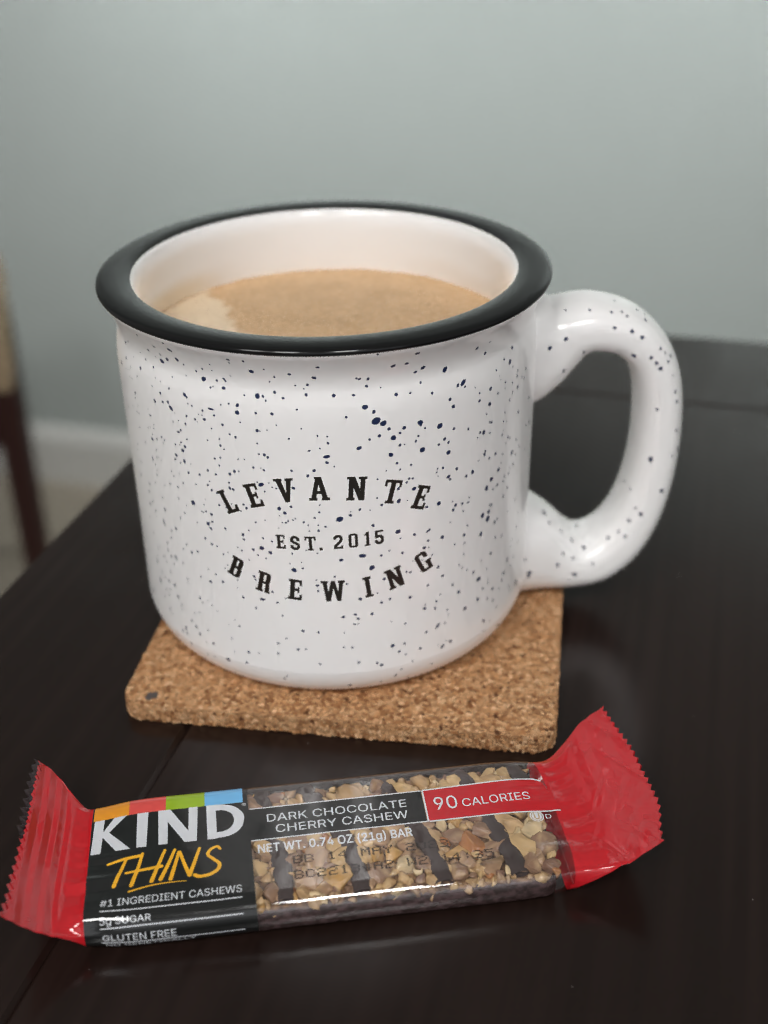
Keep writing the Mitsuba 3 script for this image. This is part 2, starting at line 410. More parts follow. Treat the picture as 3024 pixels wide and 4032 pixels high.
RM = np.array([[math.cos(CA), math.sin(CA)], [-math.sin(CA), math.cos(CA)]])
ax_, ay_ = np.array([*RM[0], 0.0]), np.array([*RM[1], 0.0]); up_ = np.array([0, 0, 1.0])
inside_ = outline.buffer(-0.0004)
step = 0.00115
gx, gy = np.meshgrid(np.arange(-CS / 2, CS / 2, step), np.arange(-CS / 2, CS / 2, step))
for x, y in zip(gx.ravel() + grng.uniform(-.6, .6, gx.size) * step, gy.ravel() + grng.uniform(-.6, .6, gx.size) * step):
    if abs(x) < CS / 2 - 0.007 and math.hypot(x, y) < 0.033 or not inside_.contains(Point(x, y)):
        continue
    p2 = np.array([x, y]) @ RM + CC
    granule(np.array([p2[0], p2[1], CT_]), ax_, ay_, up_, grng.uniform(0.00042, 0.00086), grng.uniform(1.0, 1.45), grng.uniform(0.00004, 0.00017))
for d in np.arange(0, outline.exterior.length, 0.0011):
    for z in np.arange(0.0006, 0.0047, 0.0011):
        q = outline.exterior.interpolate(d + grng.uniform(-.0005, .0005)); q2 = outline.exterior.interpolate(d + 0.0003)
        q1 = outline.exterior.interpolate(d - 0.0003)
        tn = np.array([q2.x - q1.x, q2.y - q1.y]); tn /= np.linalg.norm(tn) + 1e-12
        nn = np.array([tn[1], -tn[0]]); nn = nn if nn @ np.array([q.x, q.y]) > 0 else -nn
        p2, t2, n2 = np.array([q.x, q.y]) @ RM + CC, tn @ RM, nn @ RM
        if n2[1] > 0.5:
            continue
        granule(np.array([p2[0], p2[1], z + grng.uniform(-.0004, .0004)]), np.array([*t2, 0]), up_, np.array([*n2, 0]), grng.uniform(0.00040, 0.00078), grng.uniform(1.0, 1.4), grng.uniform(-0.00005, 0.00016))
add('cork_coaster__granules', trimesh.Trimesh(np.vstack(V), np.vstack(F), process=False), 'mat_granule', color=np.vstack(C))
lab('cork_coaster__granules', 'pressed cork granules in many browns', kind='stuff')
fleck = Polygon([(-1.9, -0.5), (-1.3, -1.1), (-0.2, -1.0), (0.5, -1.35), (1.4, -0.7), (1.9, 0.2), (1.5, 0.9), (0.7, 0.8), (0.1, 1.4), (-0.8, 1.1), (-1.2, 0.5), (-1.8, 0.4)])
fm = trimesh.creation.extrude_polygon(affinity.scale(fleck, 0.00088, 0.00105, origin=(0, 0)), 0.00034)
fm.apply_transform(trimesh.transformations.rotation_matrix(0.5, [0, 0, 1])); fm.apply_translation([-0.04480, -0.04118, 0.00488])
add('cork_coaster__dark_fleck', fm, 'mat_fleck')
lab('cork_coaster__dark_fleck', 'dark grey fleck in the front left corner of the cork')

# ---------------------------------------------------------------- mug
#MUG-BEGIN
def bezier_chain(pts, n=8):
    """a smooth (Catmull-Rom) curve through the points"""
    p = np.array(pts, float); p = np.vstack([2 * p[0] - p[1], p, 2 * p[-1] - p[-2]])
    out = []
    for i in range(1, len(p) - 2):
        t = np.linspace(0, 1, n, endpoint=False)[:, None]
        out.append(0.5 * (2 * p[i] + (p[i + 1] - p[i - 1]) * t + (2 * p[i - 1] - 5 * p[i] + 4 * p[i + 1] - p[i + 2]) * t ** 2 + (3 * p[i] - p[i - 1] - 3 * p[i + 1] + p[i + 2]) * t ** 3))
    return np.vstack(out + [p[-2][None]])


BODY_R, FOOT_X, FOOT_Z = 48.5, 9.4, 11.0
_f = [(BODY_R - FOOT_X + FOOT_X * math.sin(t), 5.0 + FOOT_Z - FOOT_Z * math.cos(t)) for t in np.linspace(0, math.pi / 2, 16)]
OUT = bezier_chain([(0.5, 6.2), (33.0, 6.2), (33.8, 5.3), (35.0, 5.02)] + _f + [(48.5, 30), (48.55, 45), (48.7, 60), (48.8, 70), (48.8, 77), (48.6, 80.5), (48.25, 82.9), (48.05, 84.6), (48.25, 86.4), (48.9, 88.4), (49.9, 90.5), (50.9, 92.2), (51.35, 93.15)], 6)
RIM = bezier_chain([(51.35, 93.15), (51.6, 93.5), (51.55, 94.0), (51.1, 94.45), (50.1, 94.75), (48.2, 94.85), (46.4, 94.8), (44.8, 94.6), (43.95, 94.35)], 6)
INN = bezier_chain([(43.95, 94.35), (43.3, 93.65), (42.8, 92.5), (42.55, 91.2), (42.5, 89.8), (42.6, 88.0), (42.85, 84.5), (43.2, 80.5), (43.7, 75), (44.1, 60), (44.0, 30), (42.5, 18), (38, 11.5), (30, 9.5), (1, 9.2)], 6)
OUT_S = np.concatenate([[0], np.cumsum(np.linalg.norm(np.diff(OUT, axis=0), axis=1))])


def body_point(az, s):
    """a point of the mug's outside: az (0 = towards the viewer, growing to the right), s along the profile in mm"""
    r, z = np.interp(s, OUT_S, OUT[:, 0]), np.interp(s, OUT_S, OUT[:, 1])
    return np.stack([r * np.sin(az), -r * np.cos(az), z], -1) / 1000


_hk = [  # radius, height, half thickness in the mug's radial plane, half width
    (43.0, 71.6, 12.9, 12.6), (46.5, 71.6, 12.7, 12.2), (49.8, 72.1, 12.1, 11.4), (52.4, 73.2, 11.0, 10.8), (55.0, 75.7, 8.5, 10.3), (58.3, 77.6, 6.8, 10.0), (63.0, 78.2, 6.1, 9.9), (70.3, 76.2, 5.7, 9.8), (76.2, 70.6, 5.55, 9.7), (79.4, 62.0, 5.5, 9.6),
    (80.4, 50.5, 5.5, 9.5), (79.7, 38.5, 5.6, 9.5), (77.3, 27.7, 5.8, 9.6), (73.0, 19.3, 6.2, 9.8), (67.3, 14.6, 6.7, 10.0), (61.6, 13.6, 7.2, 10.2), (56.6, 14.9, 8.9, 10.5), (52.8, 17.4, 11.3, 11.2), (49.5, 18.6, 12.5, 12.0), (46.5, 18.8, 13.0, 12.6), (43.0, 18.8, 13.2, 12.8)]
_hc = bezier_chain(_hk, 10)
HC, _ka, _kb = _hc[:, :2], _hc[:, 2], _hc[:, 3]
_ht = np.linspace(0, 1, len(HC))
HAZ = math.radians(0.0)


def handle_point(t, ph):
    c = np.stack([np.interp(t, _ht, HC[:, 0]), np.interp(t, _ht, HC[:, 1])], -1)
    e = 0.012
    d = np.stack([np.interp(t + e, _ht, HC[:, 0]) - np.interp(t - e, _ht, HC[:, 0]), np.interp(t + e, _ht, HC[:, 1]) - np.interp(t - e, _ht, HC[:, 1])], -1)
    d /= np.linalg.norm(d, axis=-1, keepdims=True)
    flat = np.maximum(1 - sstep(0.13, 0.27, t), sstep(0.73, 0.87, t))[..., None]
    d = d * (1 - flat) + flat * np.stack([np.where(t < 0.5, 1.0, -1.0), 0 * t], -1)
    d /= np.linalg.norm(d, axis=-1, keepdims=True)
    n = np.stack([-d[..., 1], d[..., 0]], -1)
    a, b = np.interp(t, _ht, _ka), np.interp(t, _ht, _kb)
    ex = 2 / 2.6
    u = np.sign(np.cos(ph)) * np.abs(np.cos(ph)) ** ex * a
    w = np.sign(np.sin(ph)) * np.abs(np.sin(ph)) ** ex * b
    rho, z = c[..., 0] + n[..., 0] * u, c[..., 1] + n[..., 1] * u
    x, y = rho, -w
    return np.stack([x * math.cos(HAZ) + y * math.sin(HAZ), -x * math.sin(HAZ) + y * math.cos(HAZ), z], -1) / 1000


def revolve(prof, n=220):
    a = np.linspace(0, 2 * np.pi, n, endpoint=False)
    P = np.stack([np.outer(prof[:, 0], np.sin(a)), -np.outer(prof[:, 0], np.cos(a)), np.repeat(prof[:, 1:2], n, 1)], -1) / 1000
    return trimesh.Trimesh(*grid(P, True), process=False)


def handle_mesh():
    t, ph = np.meshgrid(np.linspace(0, 1, 150), np.linspace(0, 2 * np.pi, 72, endpoint=False), indexing='ij')
    return trimesh.Trimesh(*grid(handle_point(t, ph), True), process=False)
#MUG-END


body = trimesh.util.concatenate([revolve(OUT), revolve(INN)])
add('mug__body', body, 'mat_glaze', smooth=True)
lab('mug__body', 'white glazed ceramic body of the mug')
add('mug__rim', revolve(RIM), 'mat_rim', smooth=True)
lab('mug__rim', 'glossy black rolled rim of the mug')
add('mug__handle', handle_mesh(), 'mat_glaze', smooth=True)
lab('mug', 'white speckled camp mug with black rim, holding milky coffee', 'mug')


def normals_of(fn, a, b, ea, eb):
    p = fn(a, b)
    n = np.cross(fn(a + ea, b) - fn(a - ea, b), fn(a, b + eb) - fn(a, b - eb))
    return p, n / (np.linalg.norm(n, axis=-1, keepdims=True) + 1e-15)


SPECKS = "-900,13458,30;-1152,12794,40;-1097,12906,27;-714,13562,31;-700,13371,52,15,-25;-878,13068,34;-808,13294,32,20,-25;-792,13098,28;-797,12916,60,15,-15;-753,13028,47;-685,13117,50;-972,12855,16;-1051,12640,20;-1141,12454,36;-931,12762,26;-1222,12194,50;-979,12490,40;-871,12671,30;-655,13026,19;-839,12964,16;-1142,12211,18;-1110,12233,18;-1083,12347,18;-592,12941,25;-555,13042,27;-505,13209,19;-506,13048,16;-406,13463,32,14,-25;-407,13359,20;-341,13475,32;-560,12788,59;-320,13177,51,12,-20;-656,12763,19;-740,12633,16;-1014,12252,24;-1100,12093,18;-1068,12096,18;-819,12437,17;-855,12463,16;-493,12816,29;-457,12884,29,13,-20;-451,12841,25;-422,12980,16;-526,12635,23;-514,12671,19;-462,12673,42;-880,12240,20;-760,12360,28;-822,12170,35,13,-35;-366,12590,21;-308,12602,54;-284,12603,29;-666,12338,43,13,-35;-653,12297,28;-1054,11795,40;-1060,11662,20;-869,11913,44,14,-45;-809,11983,35,14,-10;-772,12035,37,13,-40;-756,11925,56,16,-40;-649,12164,19;-627,12138,23;-476,12308,21;-438,12362,23;-398,12358,40;-401,12196,48;-317,12237,27;-527,12174,46,36,-5;-571,12094,30;-593,11985,17;-575,11992,16;-513,12043,27;-565,11901,38;-616,11850,28;-605,11801,16;-663,11864,28;-734,11844,16;-924,11487,31;-938,11620,16;-1046,11499,20;-1106,11364,18;-1063,11323,23;-1039,11324,23;-1190,11195,23;-752,11618,22;-717,11686,16;-675,11666,30;-390,11994,21;-475,11870,32;-532,11727,19;-902,11301,16;-940,11177,20;-908,11206,20;-962,11132,16;-1053,10963,21;-725,11411,33;-708,11472,30;-316,11849,38;-304,11847,17;-444,11679,23;-417,11631,30;-497,11524,23;-560,11431,19;-676,11303,24;-851,11094,27;-830,11057,27;-842,10959,16;-933,10900,45;-891,10979,29;-926,11032,20;-1011,10676,23;-716,11176,28;-725,11102,16;-753,11068,26;-695,11105,39;-711,10992,46;-495,11375,30;-478,11304,21;-320,11558,21;-910,10680,25;-1133,10238,26;-1121,10399,19;-758,10807,42,15,-30;-769,10693,31;-708,10735,44;-734,10661,22;-671,10730,16;-531,11029,28;-501,11082,26;-511,10886,26;-414,11124,21;-384,11145,17;-316,11312,23;-955,10373,46,18,-60;-917,10480,20;-898,10516,18;-878,10478,20;-935,10256,18;-930,10139,21;-938,9996,25;-1143,9580,36;-1123,9990,21;-1098,9995,19;-806,10328,20;-755,10372,18;-691,10484,33;-624,10529,31;-575,10696,33;-533,10648,30;-462,10734,39;-438,10820,37;-417,10839,21;-346,10984,28;-312,10992,16;-792,10236,22;-46,13370,34,14,0;-163,13165,34,13,-10;-227,13072,26;-250,12940,18;-264,13269,20;-64,13072,43,14,-25;-144,12874,20;-93,12896,31;-109,12804,16;-101,12678,33;-233,12707,33;-197,12593,29;-272,12523,23;13,12646,39;95,12634,31;151,12799,33;109,13002,29;121,12982,31;157,12964,35;211,12728,16;2996,9453,63;186,13655,26;259,13232,49,16,25;276,12543,39;140,12361,56,13,10;176,12242,41;184,12037,87,12,30;215,11967,65,12,15;239,11823,38;61,12182,29;-141,12365,23;-247,12252,35;-231,12011,17;-272,11888,16;-127,11950,19;-61,11794,21;-21,11771,21;-19,11625,31;-54,11508,19;-181,11718,23;-99,11456,25;-292,11311,34;-278,11258,32;155,11641,27;197,11696,36;258,11608,59;287,11690,29;306,11791,44;286,11409,34;307,11407,19;110,11470,48,13,20;246,11224,49;-26,11314,55,19,5;-27,11180,36;3,11080,19;272,11004,30;286,10844,24;224,10867,16;-83,10998,36;-111,10874,34;-178,10981,30;-299,10948,26;-317,10595,56,14,25;-334,10646,19;-282,10655,17;-268,10558,19;-250,10540,21;-303,10440,22;-175,10572,38;186,10698,21;278,10396,37;182,10251,22;279,10097,48;670,13140,42,13,50;738,12908,41,12,60;750,13173,26,15,55;954,12674,42;353,13505,45,16,5;316,13241,41,15,5;396,13032,50,12,30;363,12961,37,15,10;507,12853,63,13,55;389,12699,25;601,12451,64,19,35;571,12430,40;610,12351,28,13,20;668,12245,17;766,12067,46;820,11868,33;695,12080,26;339,12523,27;439,12418,31;527,12183,38;544,11998,43;694,11909,41;762,11719,53;877,12545,33;922,12410,55;945,12258,24;810,12410,26;834,12245,16;840,12142,16;993,12088,34;987,11964,40;1044,11841,32;1073,11744,32;1094,11932,37;880,12021,27;875,11886,20;943,11890,34;997,11682,52;947,11654,34;922,11525,34;1167,11067,42;883,11301,27;743,11517,26;1018,11034,48;874,11097,25;903,11043,20;766,11290,29;780,11255,36;1215,10349,57;1142,10444,33;874,10876,18;867,10785,32;881,10703,18;922,10615,41;939,10544,32;1010,10363,33;770,11019,27;727,11109,55;703,11142,35;687,11048,20;901,10514,21;1047,10117,30;1070,10042,24;1139,9810,26;380,11838,59;382,11776,30;402,11683,28;474,11645,66,12,30;548,11484,35;630,11348,35;500,11311,39;520,11203,35;470,11218,32;359,11431,30;371,11538,28;390,11198,62,11,25;521,10963,54;738,10557,43;742,10623,31;774,10400,34;818,10416,41;879,10285,27;969,10132,65;1016,9988,30;698,10473,20;336,10901,28;493,10635,33;466,10648,24;461,10571,24;468,10469,17;568,10496,40;662,10259,51;849,9951,53;624,10226,38;523,10378,44;870,10078,21;988,9791,37;953,9764,28;944,9654,33;-1031,9581,42,16,-60;-965,9745,25;-1050,9347,33;-829,9979,27;-877,9854,16;-735,10163,25;-773,9991,29;-653,10256,20;-572,10436,18;-583,10331,31;-565,10232,31;-538,10191,26;-470,10518,28;-468,10389,35;-452,10371,33;-533,9902,29;-408,10045,26,13,0;-395,9970,35;-424,9873,20;-497,9883,22;-468,10004,18;-684,9752,63;-779,9702,25;-914,9457,25;-606,9942,16;-618,9802,20;-730,9606,16;-749,9388,27;-783,9196,27;-902,9179,39,15,-45;-1002,8930,31;-1056,8995,43;-1019,9140,33;-1086,8605,24;-1004,8778,16;-927,8790,51,28,-60;-830,8832,42;-871,8689,35;-880,8479,33;-918,8262,35;-672,9264,20;-637,9603,20;-627,9600,20;-611,9643,27;-581,9608,38;-606,9337,49;-582,9417,31;-594,9234,36,14,-25;-513,9339,29;-357,9651,24;-312,9733,16;-633,8922,32;-598,8831,32,13,0;-569,8814,25;-764,8533,25;-789,8371,23;-732,8389,37;-691,8481,32;-537,8649,25;-512,8729,18;-456,8928,20;-438,8866,25;-422,9165,27;-425,9280,38;-393,9423,20;-329,9276,26;-288,9223,26;-380,8948,33;-340,9017,55,13,15;-299,8931,44;-359,8823,27;-406,8656,18;-322,8769,20;-1062,8202,24;-1020,7914,31;-922,8066,36;-1055,7612,22;-974,7772,34;-899,7938,36;-860,7993,52,20,-55;-1058,7443,44;-884,7782,24;-805,7969,26;-954,7679,26;-923,7466,31;-1020,7216,32;-992,7166,29;-1052,6908,64,15,-75;-955,7142,43;-900,7156,43;-996,6804,34;-953,6893,29;-971,6726,29;-784,7580,28;-786,7469,19;-636,8110,21;-593,8049,28;-690,7819,28;-629,7795,42;-556,7902,37;-474,8057,20;-521,8390,20;-536,8290,20;-387,8244,36;-381,8168,25;-477,7847,16;-453,7625,34;-355,7674,50,20,8;-390,7407,30;-284,7644,30;-304,7910,29;-711,7204,35;-698,7103,24;-882,6864,41;-859,6677,31;-854,6579,19;-979,6282,34;-965,6180,25;-1201,6217,56;-662,7230,16;-635,7149,19;-724,6779,21;-760,6684,21;-606,7042,16;-789,6402,36;-1026,6543,25;-244,10057,45;-220,9957,39;-191,10124,30;-244,9880,17;-234,9718,17;-218,9720,26;-208,9767,24;-186,9797,20;-175,9837,20;-254,9573,16;-139,9756,26;-121,9683,20;-117,9540,17;-91,9866,26;-70,10003,26;-66,10184,19;-77,9690,20;-77,9551,31;-46,9649,28;17,9820,69,14,25;63,9900,37;65,9985,17;105,10017,32;150,9979,16;201,10069,33;318,10066,16;350,10317,48,13,20;327,10586,28;344,10574,26;316,10507,28;162,9591,37;275,9343,57,12,30;285,9159,22;352,9179,38;111,8866,62,14,-5;196,8811,31;233,8903,24;294,8786,33;16,8800,42,14,15;152,8535,62,12,40;-196,8538,58,12,-25;-156,8593,24;-160,8742,16;-213,8695,16;-200,8951,24;-87,8988,20;-16,8381,25;-98,8299,20;-95,8156,36;-93,8010,29;37,8175,27;95,7754,43,12,-30;175,7861,18;192,7592,34;232,7650,34;329,7576,41;207,8199,38;313,8272,29;332,8241,32;343,8508,16;-243,7778,20;-264,7302,23;15,7312,41,13,15;70,7355,36;83,7235,36;147,7325,41;237,7036,16;-136,9058,18;-119,9068,18;533,10300,33;794,9827,59;762,9665,64;809,9539,30;843,9575,42;906,9665,33;896,9562,30;938,9294,35;901,9158,37;1039,8750,36;474,9794,53;412,9793,35;398,9986,26;549,9725,22;566,9604,43;605,9574,38;640,9545,29;646,9659,25;553,9501,38;611,9377,25;538,9212,16;639,8955,25;802,9147,42;786,9190,21;784,9019,51;739,9013,65;778,8847,74;833,8629,49;858,8662,33;422,9186,45,24,30;420,8933,31;401,8777,43;424,8753,20;441,8537,23;391,8486,16;495,8906,50;565,8603,27;622,8526,30;621,8741,41;731,8543,56;845,8195,36;902,8103,38;621,8241,25;812,7851,43;740,7810,21;783,7489,24;594,8006,23;613,7903,28;645,7772,23;687,7611,40;723,7350,66;474,8167,41;499,7894,37;420,7764,34;556,7548,37;593,7281,47;487,7410,21;466,7265,32;459,7091,35;402,7172,42;407,7271,25;527,6919,26;534,6763,21;636,6740,52;721,6798,53;795,6639,36;842,6460,34;872,6193,25;836,6808,44;757,7008,34;798,7071,26;795,7181,24;897,6647,27;921,6832,37;938,6986,56;969,7279,49;1044,7167,37;1007,7007,25;1012,7523,29;1107,7408,27;1021,7680,24;1070,7927,34;1080,8301,27;953,8648,16;1097,6261,76,15,85;1003,6425,32;1016,6296,27;769,6068,49;819,5945,25;-950,5543,46;-844,6071,51;-875,5906,40;-839,5929,37;-761,6301,42,16,-45;-739,6135,39;-679,6376,25;-822,5609,40;-698,5986,16;-654,6035,39;-536,6380,22;-509,6941,16;-546,6768,16;-488,6796,27;-526,6041,17;-708,5527,25;-663,5567,23;-573,5670,56,13,-50;-466,5805,33;-450,6131,36;-397,6159,19;-295,6528,30;-298,6245,30;-253,6696,24;-173,6936,35;-201,6412,35;-164,6437,24;-281,5449,36;-264,5549,22;-562,5227,17;65,7101,30;82,7102,18;305,6903,28;412,6509,34,12,30;473,6575,56,22,40;515,6575,28;914,5480,60;775,5711,39;548,5998,45;501,5949,51,18,50;523,6063,22;479,6022,19;379,6105,38;300,6360,34;241,6364,50,11,30;273,6168,34;305,6047,25;340,5810,25;447,5461,22;504,5073,36;78,6039,34;166,5957,34;186,5884,41;12,6489,25;51,6467,28;18,6877,18;-101,6913,31;-101,6037,28;285,5572,28;259,5397,38;333,5135,35;190,5198,29;34,5214,44"
HSPECKS = "237,497,32;280,654,39;312,681,39;326,576,39;332,707,39;321,79,36;347,183,52;357,157,36;356,497,52;317,1283,43;341,1257,51;357,1283,51;205,1388,51;117,1335,55;245,1990,44;366,1911,56,15,5;387,1571,44;399,1545,52;409,1518,56;387,1126,40;396,1073,32;404,916,44;407,1152,44;175,1937,48;426,1178,24;447,1204,45;459,1178,49;464,1885,37;523,1990,63,14,-3;558,1388,59;591,1780,56;606,2094,47;629,2225,43;629,1885,43;651,2382,48;586,2068,34;569,2592,39;491,1152,41;513,916,59;519,1230,33;736,3272,63;815,2618,48;781,2592,61;733,2461,61;805,1990,48;775,1990,39;813,1649,52;715,1806,39;761,1545,70,13,20;678,969,57;920,1414,69;922,1335,52;943,1623,39;853,2854,78;843,2618,52;569,3037,43;770,1361,26;536,785,34"
V, F, at = [], [], 0
rng = np.random.default_rng(11)
kk = 12
for part, text in (('b', SPECKS), ('h', HSPECKS)):
    for e in text.split(';'):
        q = [float(x) for x in e.split(',')]
        az, s, r = q[0] / 1000, q[1] / 100, q[2] / 100
        el = q[3] / 10 if len(q) > 3 else 1 + 0.22 * abs(rng.standard_normal()); an = math.radians(q[4]) if len(q) > 4 else rng.uniform(0, 3.14)
        th = np.arange(kk) * 2 * np.pi / kk
        wob = 1 + 0.07 * rng.standard_normal(kk)
        la, lb = r * math.sqrt(el), r / math.sqrt(el)
        x, y = la * np.cos(th) * wob, lb * np.sin(th) * wob
        X, Y = x * math.cos(an) - y * math.sin(an), x * math.sin(an) + y * math.cos(an)
        X, Y = np.concatenate([[0], X * 0.55, X]), np.concatenate([[0], Y * 0.55, Y])
        if part == 'b':
            rr = np.interp(s, OUT_S, OUT[:, 0])
            p, n = normals_of(body_point, az + X / rr, s + Y, 1e-3, 0.05)
            n = n * np.sign((n * np.column_stack([np.sin(az + X / rr), -np.cos(az + X / rr), -0.2 + 0 * X])).sum(1))[:, None]
        else:
            tt, ph = q[0] / 1000, q[1] / 1000
            p0 = handle_point(np.array([tt]), np.array([ph]))[0]
            ga = np.linalg.norm(handle_point(np.array([tt + .004]), np.array([ph]))[0] - p0) / .004 * 1000
            gb = np.linalg.norm(handle_point(np.array([tt]), np.array([ph + .04]))[0] - p0) / .04 * 1000
            a_, b_ = tt + X / ga, ph + Y / max(gb, 3)
            p, n = normals_of(handle_point, a_, b_, 1e-3, 5e-3)
            c0 = np.stack([np.interp(a_, _ht, HC[:, 0]) * math.cos(HAZ), -np.interp(a_, _ht, HC[:, 0]) * math.sin(HAZ), np.interp(a_, _ht, HC[:, 1])], -1) / 1000
            n = n * np.sign(((p - c0) * n).sum(1))[:, None]
        V.append(p + n * 0.00005 + n * 0.00002 * (np.concatenate([[1], np.ones(kk) * .8, np.zeros(kk)]))[:, None])
        i = np.arange(kk); j = (i + 1) % kk
        f = np.vstack([np.stack([i * 0, 1 + i, 1 + j], 1), np.stack([1 + i, 1 + kk + i, 1 + kk + j], 1), np.stack([1 + i, 1 + kk + j, 1 + j], 1)])
        F.append(f + at); at += len(p)
add('mug__speckles', trimesh.Trimesh(np.vstack(V), np.vstack(F), process=False), 'mat_speck', smooth=True)
lab('mug__speckles', 'dark blue speckles in the white glaze', kind='stuff')


# slab letters, 1 high
def R_(x0, y0, x1, y1):
    return sbox(x0, y0, x1, y1)


def Q_(*p):
    return Polygon(p)


def ringbox(x0, y0, x1, y1, r, t, tv=None):
    o = sbox(x0 + r, y0 + r, x1 - r, y1 - r).buffer(r, quad_segs=4)
    tv = tv or t
    i = sbox(x0 + t, y0 + tv, x1 - t, y1 - tv)
    ri = max(r - t, 0.03)
    return o.difference(sbox(i.bounds[0] + ri, i.bounds[1] + ri, i.bounds[2] - ri, i.bounds[3] - ri).buffer(ri, quad_segs=4))


S_ = 0.205
GL = {
    'L': (0.58, [R_(.07, 0, .07 + S_, 1), R_(0, .87, .34, 1), R_(0, 0, .56, .15), Q_((.42, 0), (.58, 0), (.58, .30), (.46, .30), (.42, .15))]),
    'E': (0.58, [R_(.07, 0, .07 + S_, 1), R_(0, .86, .55, 1), R_(0, 0, .56, .15), R_(.44, .70, .55, 1), Q_((.44, 0), (.58, 0), (.58, .30), (.47, .30)), R_(.2, .44, .44, .57), R_(.37, .36, .46, .65)]),
    'V': (0.74, [Q_((.06, 1), (.28, 1), (.47, .0), (.29, 0)), Q_((.48, 1), (.69, 1), (.47, 0), (.33, 0)), R_(0, .88, .33, 1), R_(.42, .88, .74, 1)]),
    'A': (0.76, [Q_((.05, 0), (.25, 0), (.43, .98), (.27, .98)), Q_((.50, 0), (.71, 0), (.49, .98), (.30, .98)), R_(.22, .90, .49, 1), R_(.2, .28, .56, .42), R_(0, 0, .31, .13), R_(.45, 0, .76, .13)]),
    'N': (0.74, [R_(.07, 0, .26, 1), R_(.48, 0, .67, 1), Q_((.07, 1), (.30, 1), (.67, 0), (.45, 0)), R_(0, .88, .28, 1), R_(0, 0, .31, .13), R_(.42, .88, .74, 1)]),
    'T': (0.66, [R_(.23, 0, .43, 1), R_(0, .86, .66, 1), R_(0, .70, .11, 1), R_(.55, .70, .66, 1), R_(.15, 0, .51, .13)]),
    'B': (0.58, [R_(.07, 0, .07 + S_, 1), R_(0, .86, .3, 1), R_(0, 0, .3, .14), ringbox(.07, .44, .55, 1, .15, S_, .13), ringbox(.07, 0, .58, .57, .16, S_, .13)]),
    'R': (0.62, [R_(.07, 0, .07 + S_, 1), R_(0, .86, .3, 1), R_(0, 0, .33, .13), ringbox(.07, .42, .56, 1, .16, S_, .13), Q_((.36, .52), (.55, .46), (.58, .13), (.38, .13)), R_(.38, 0, .62, .13)]),
    'W': (0.98, [Q_((.06, 1), (.25, 1), (.35, 0), (.19, 0)), Q_((.41, 1), (.57, 1), (.38, 0), (.19, 0)), Q_((.41, 1), (.57, 1), (.79, 0), (.62, 0)), Q_((.73, 1), (.92, 1), (.79, 0), (.62, 0)), R_(0, .88, .31, 1), R_(.67, .88, .98, 1)]),
    'I': (0.36, [R_(.08, 0, .28, 1), R_(0, .87, .36, 1), R_(0, 0, .36, .13)]),
    'G': (0.62, [ringbox(0, 0, .56, 1, .17, S_, .14).difference(R_(.33, .44, .7, .68)), R_(.33, .36, .62, .49), R_(.40, .0, .56, .45), R_(.43, .64, .56, .8)]),
    'S': (0.58, [LineString([(.47, .64), (.47, .80), (.37, .91), (.19, .91), (.10, .81), (.10, .64), (.2, .56), (.38, .46), (.48, .37), (.48, .20), (.38, .09), (.2, .09), (.10, .20), (.10, .36)]).buffer(.098, cap_style='flat')]),
    '2': (0.56, [LineString([(.1, .68), (.1, .8), (.2, .91), (.36, .91), (.46, .8), (.46, .64), (.38, .5), (.12, .22), (.1, .08)]).buffer(.098, cap_style='flat'), R_(0, 0, .56, .16), R_(.45, 0, .56, .25)]),
    '0': (0.56, [ringbox(0, 0, .56, 1, .16, .19, .14)]),
    '1': (0.38, [R_(.12, 0, .31, 1), Q_((0, .80), (.2, 1), (.2, .84), (0, .70)), R_(.02, 0, .38, .12)]),
    '5': (0.56, [R_(.02, .85, .54, 1), R_(.02, .45, .20, 1), LineString([(.1, .53), (.2, .57), (.36, .57), (.46, .46), (.46, .2), (.36, .09), (.2, .09), (.1, .2), (.1, .33)]).buffer(.098, cap_style='flat')]),
    '.': (0.2, [R_(0, 0, .2, .2)]),
}


def glyph(c, h, u, v, rot, wide=1.0):
    w, parts = GL[c]
    g = union_all(parts).buffer(-0.008)
    g = affinity.translate(g, -w / 2, -0.5)
    g = affinity.scale(g, h * wide, h, origin=(0, 0))
    return affinity.translate(affinity.rotate(g, rot, origin=(0, 0)), u, v)


def letter_on_mug(name, poly):
    v, f = tris(poly, 0.7)
    s = np.interp(v[:, 1], OUT[30:, 1], OUT_S[30:])
    p, n = normals_of(body_point, v[:, 0] / BODY_R, s, 1e-3, 0.05)
    n = n * np.sign((n[:, :2] * p[:, :2]).sum(1))[:, None]
    return add(name, trimesh.Trimesh(p + n * 0.00009, f, process=False), 'mat_ink', smooth=True)


for word, row in (('LEVANTE', [(-23.4, 57.6, 26), (-17.3, 60.1, 17), (-10.3, 62.1, 7.5), (-3.2, 62.7, 1), (4.6, 62.3, -4), (12.0, 60.5, -14), (18.6, 57.7, -21)]),
                  ('BREWING', [(-23.1, 41.0, -22), (-16.5, 38.4, -13), (-9.5, 37.3, -6), (-1.2, 37.1, 0.5), (6.4, 37.5, 7), (12.5, 38.8, 15), (19.4, 41.3, 25)])):
    for c, (u, v, rot) in zip(word, row):
        letter_on_mug('mug__lettering', glyph(c, 5.7 if word == 'LEVANTE' else 5.4, u, v, rot, 1.02))
for c, u, v in zip('EST.2015', (-12.0, -8.9, -5.6, -3.4, 0.3, 3.5, 6.5, 9.1), (49.4, 49.3, 49.3, 49.35, 49.6, 49.7, 49.8, 49.85)):
    letter_on_mug('mug__lettering', glyph(c, 3.5, u, v, 1, 1.05))

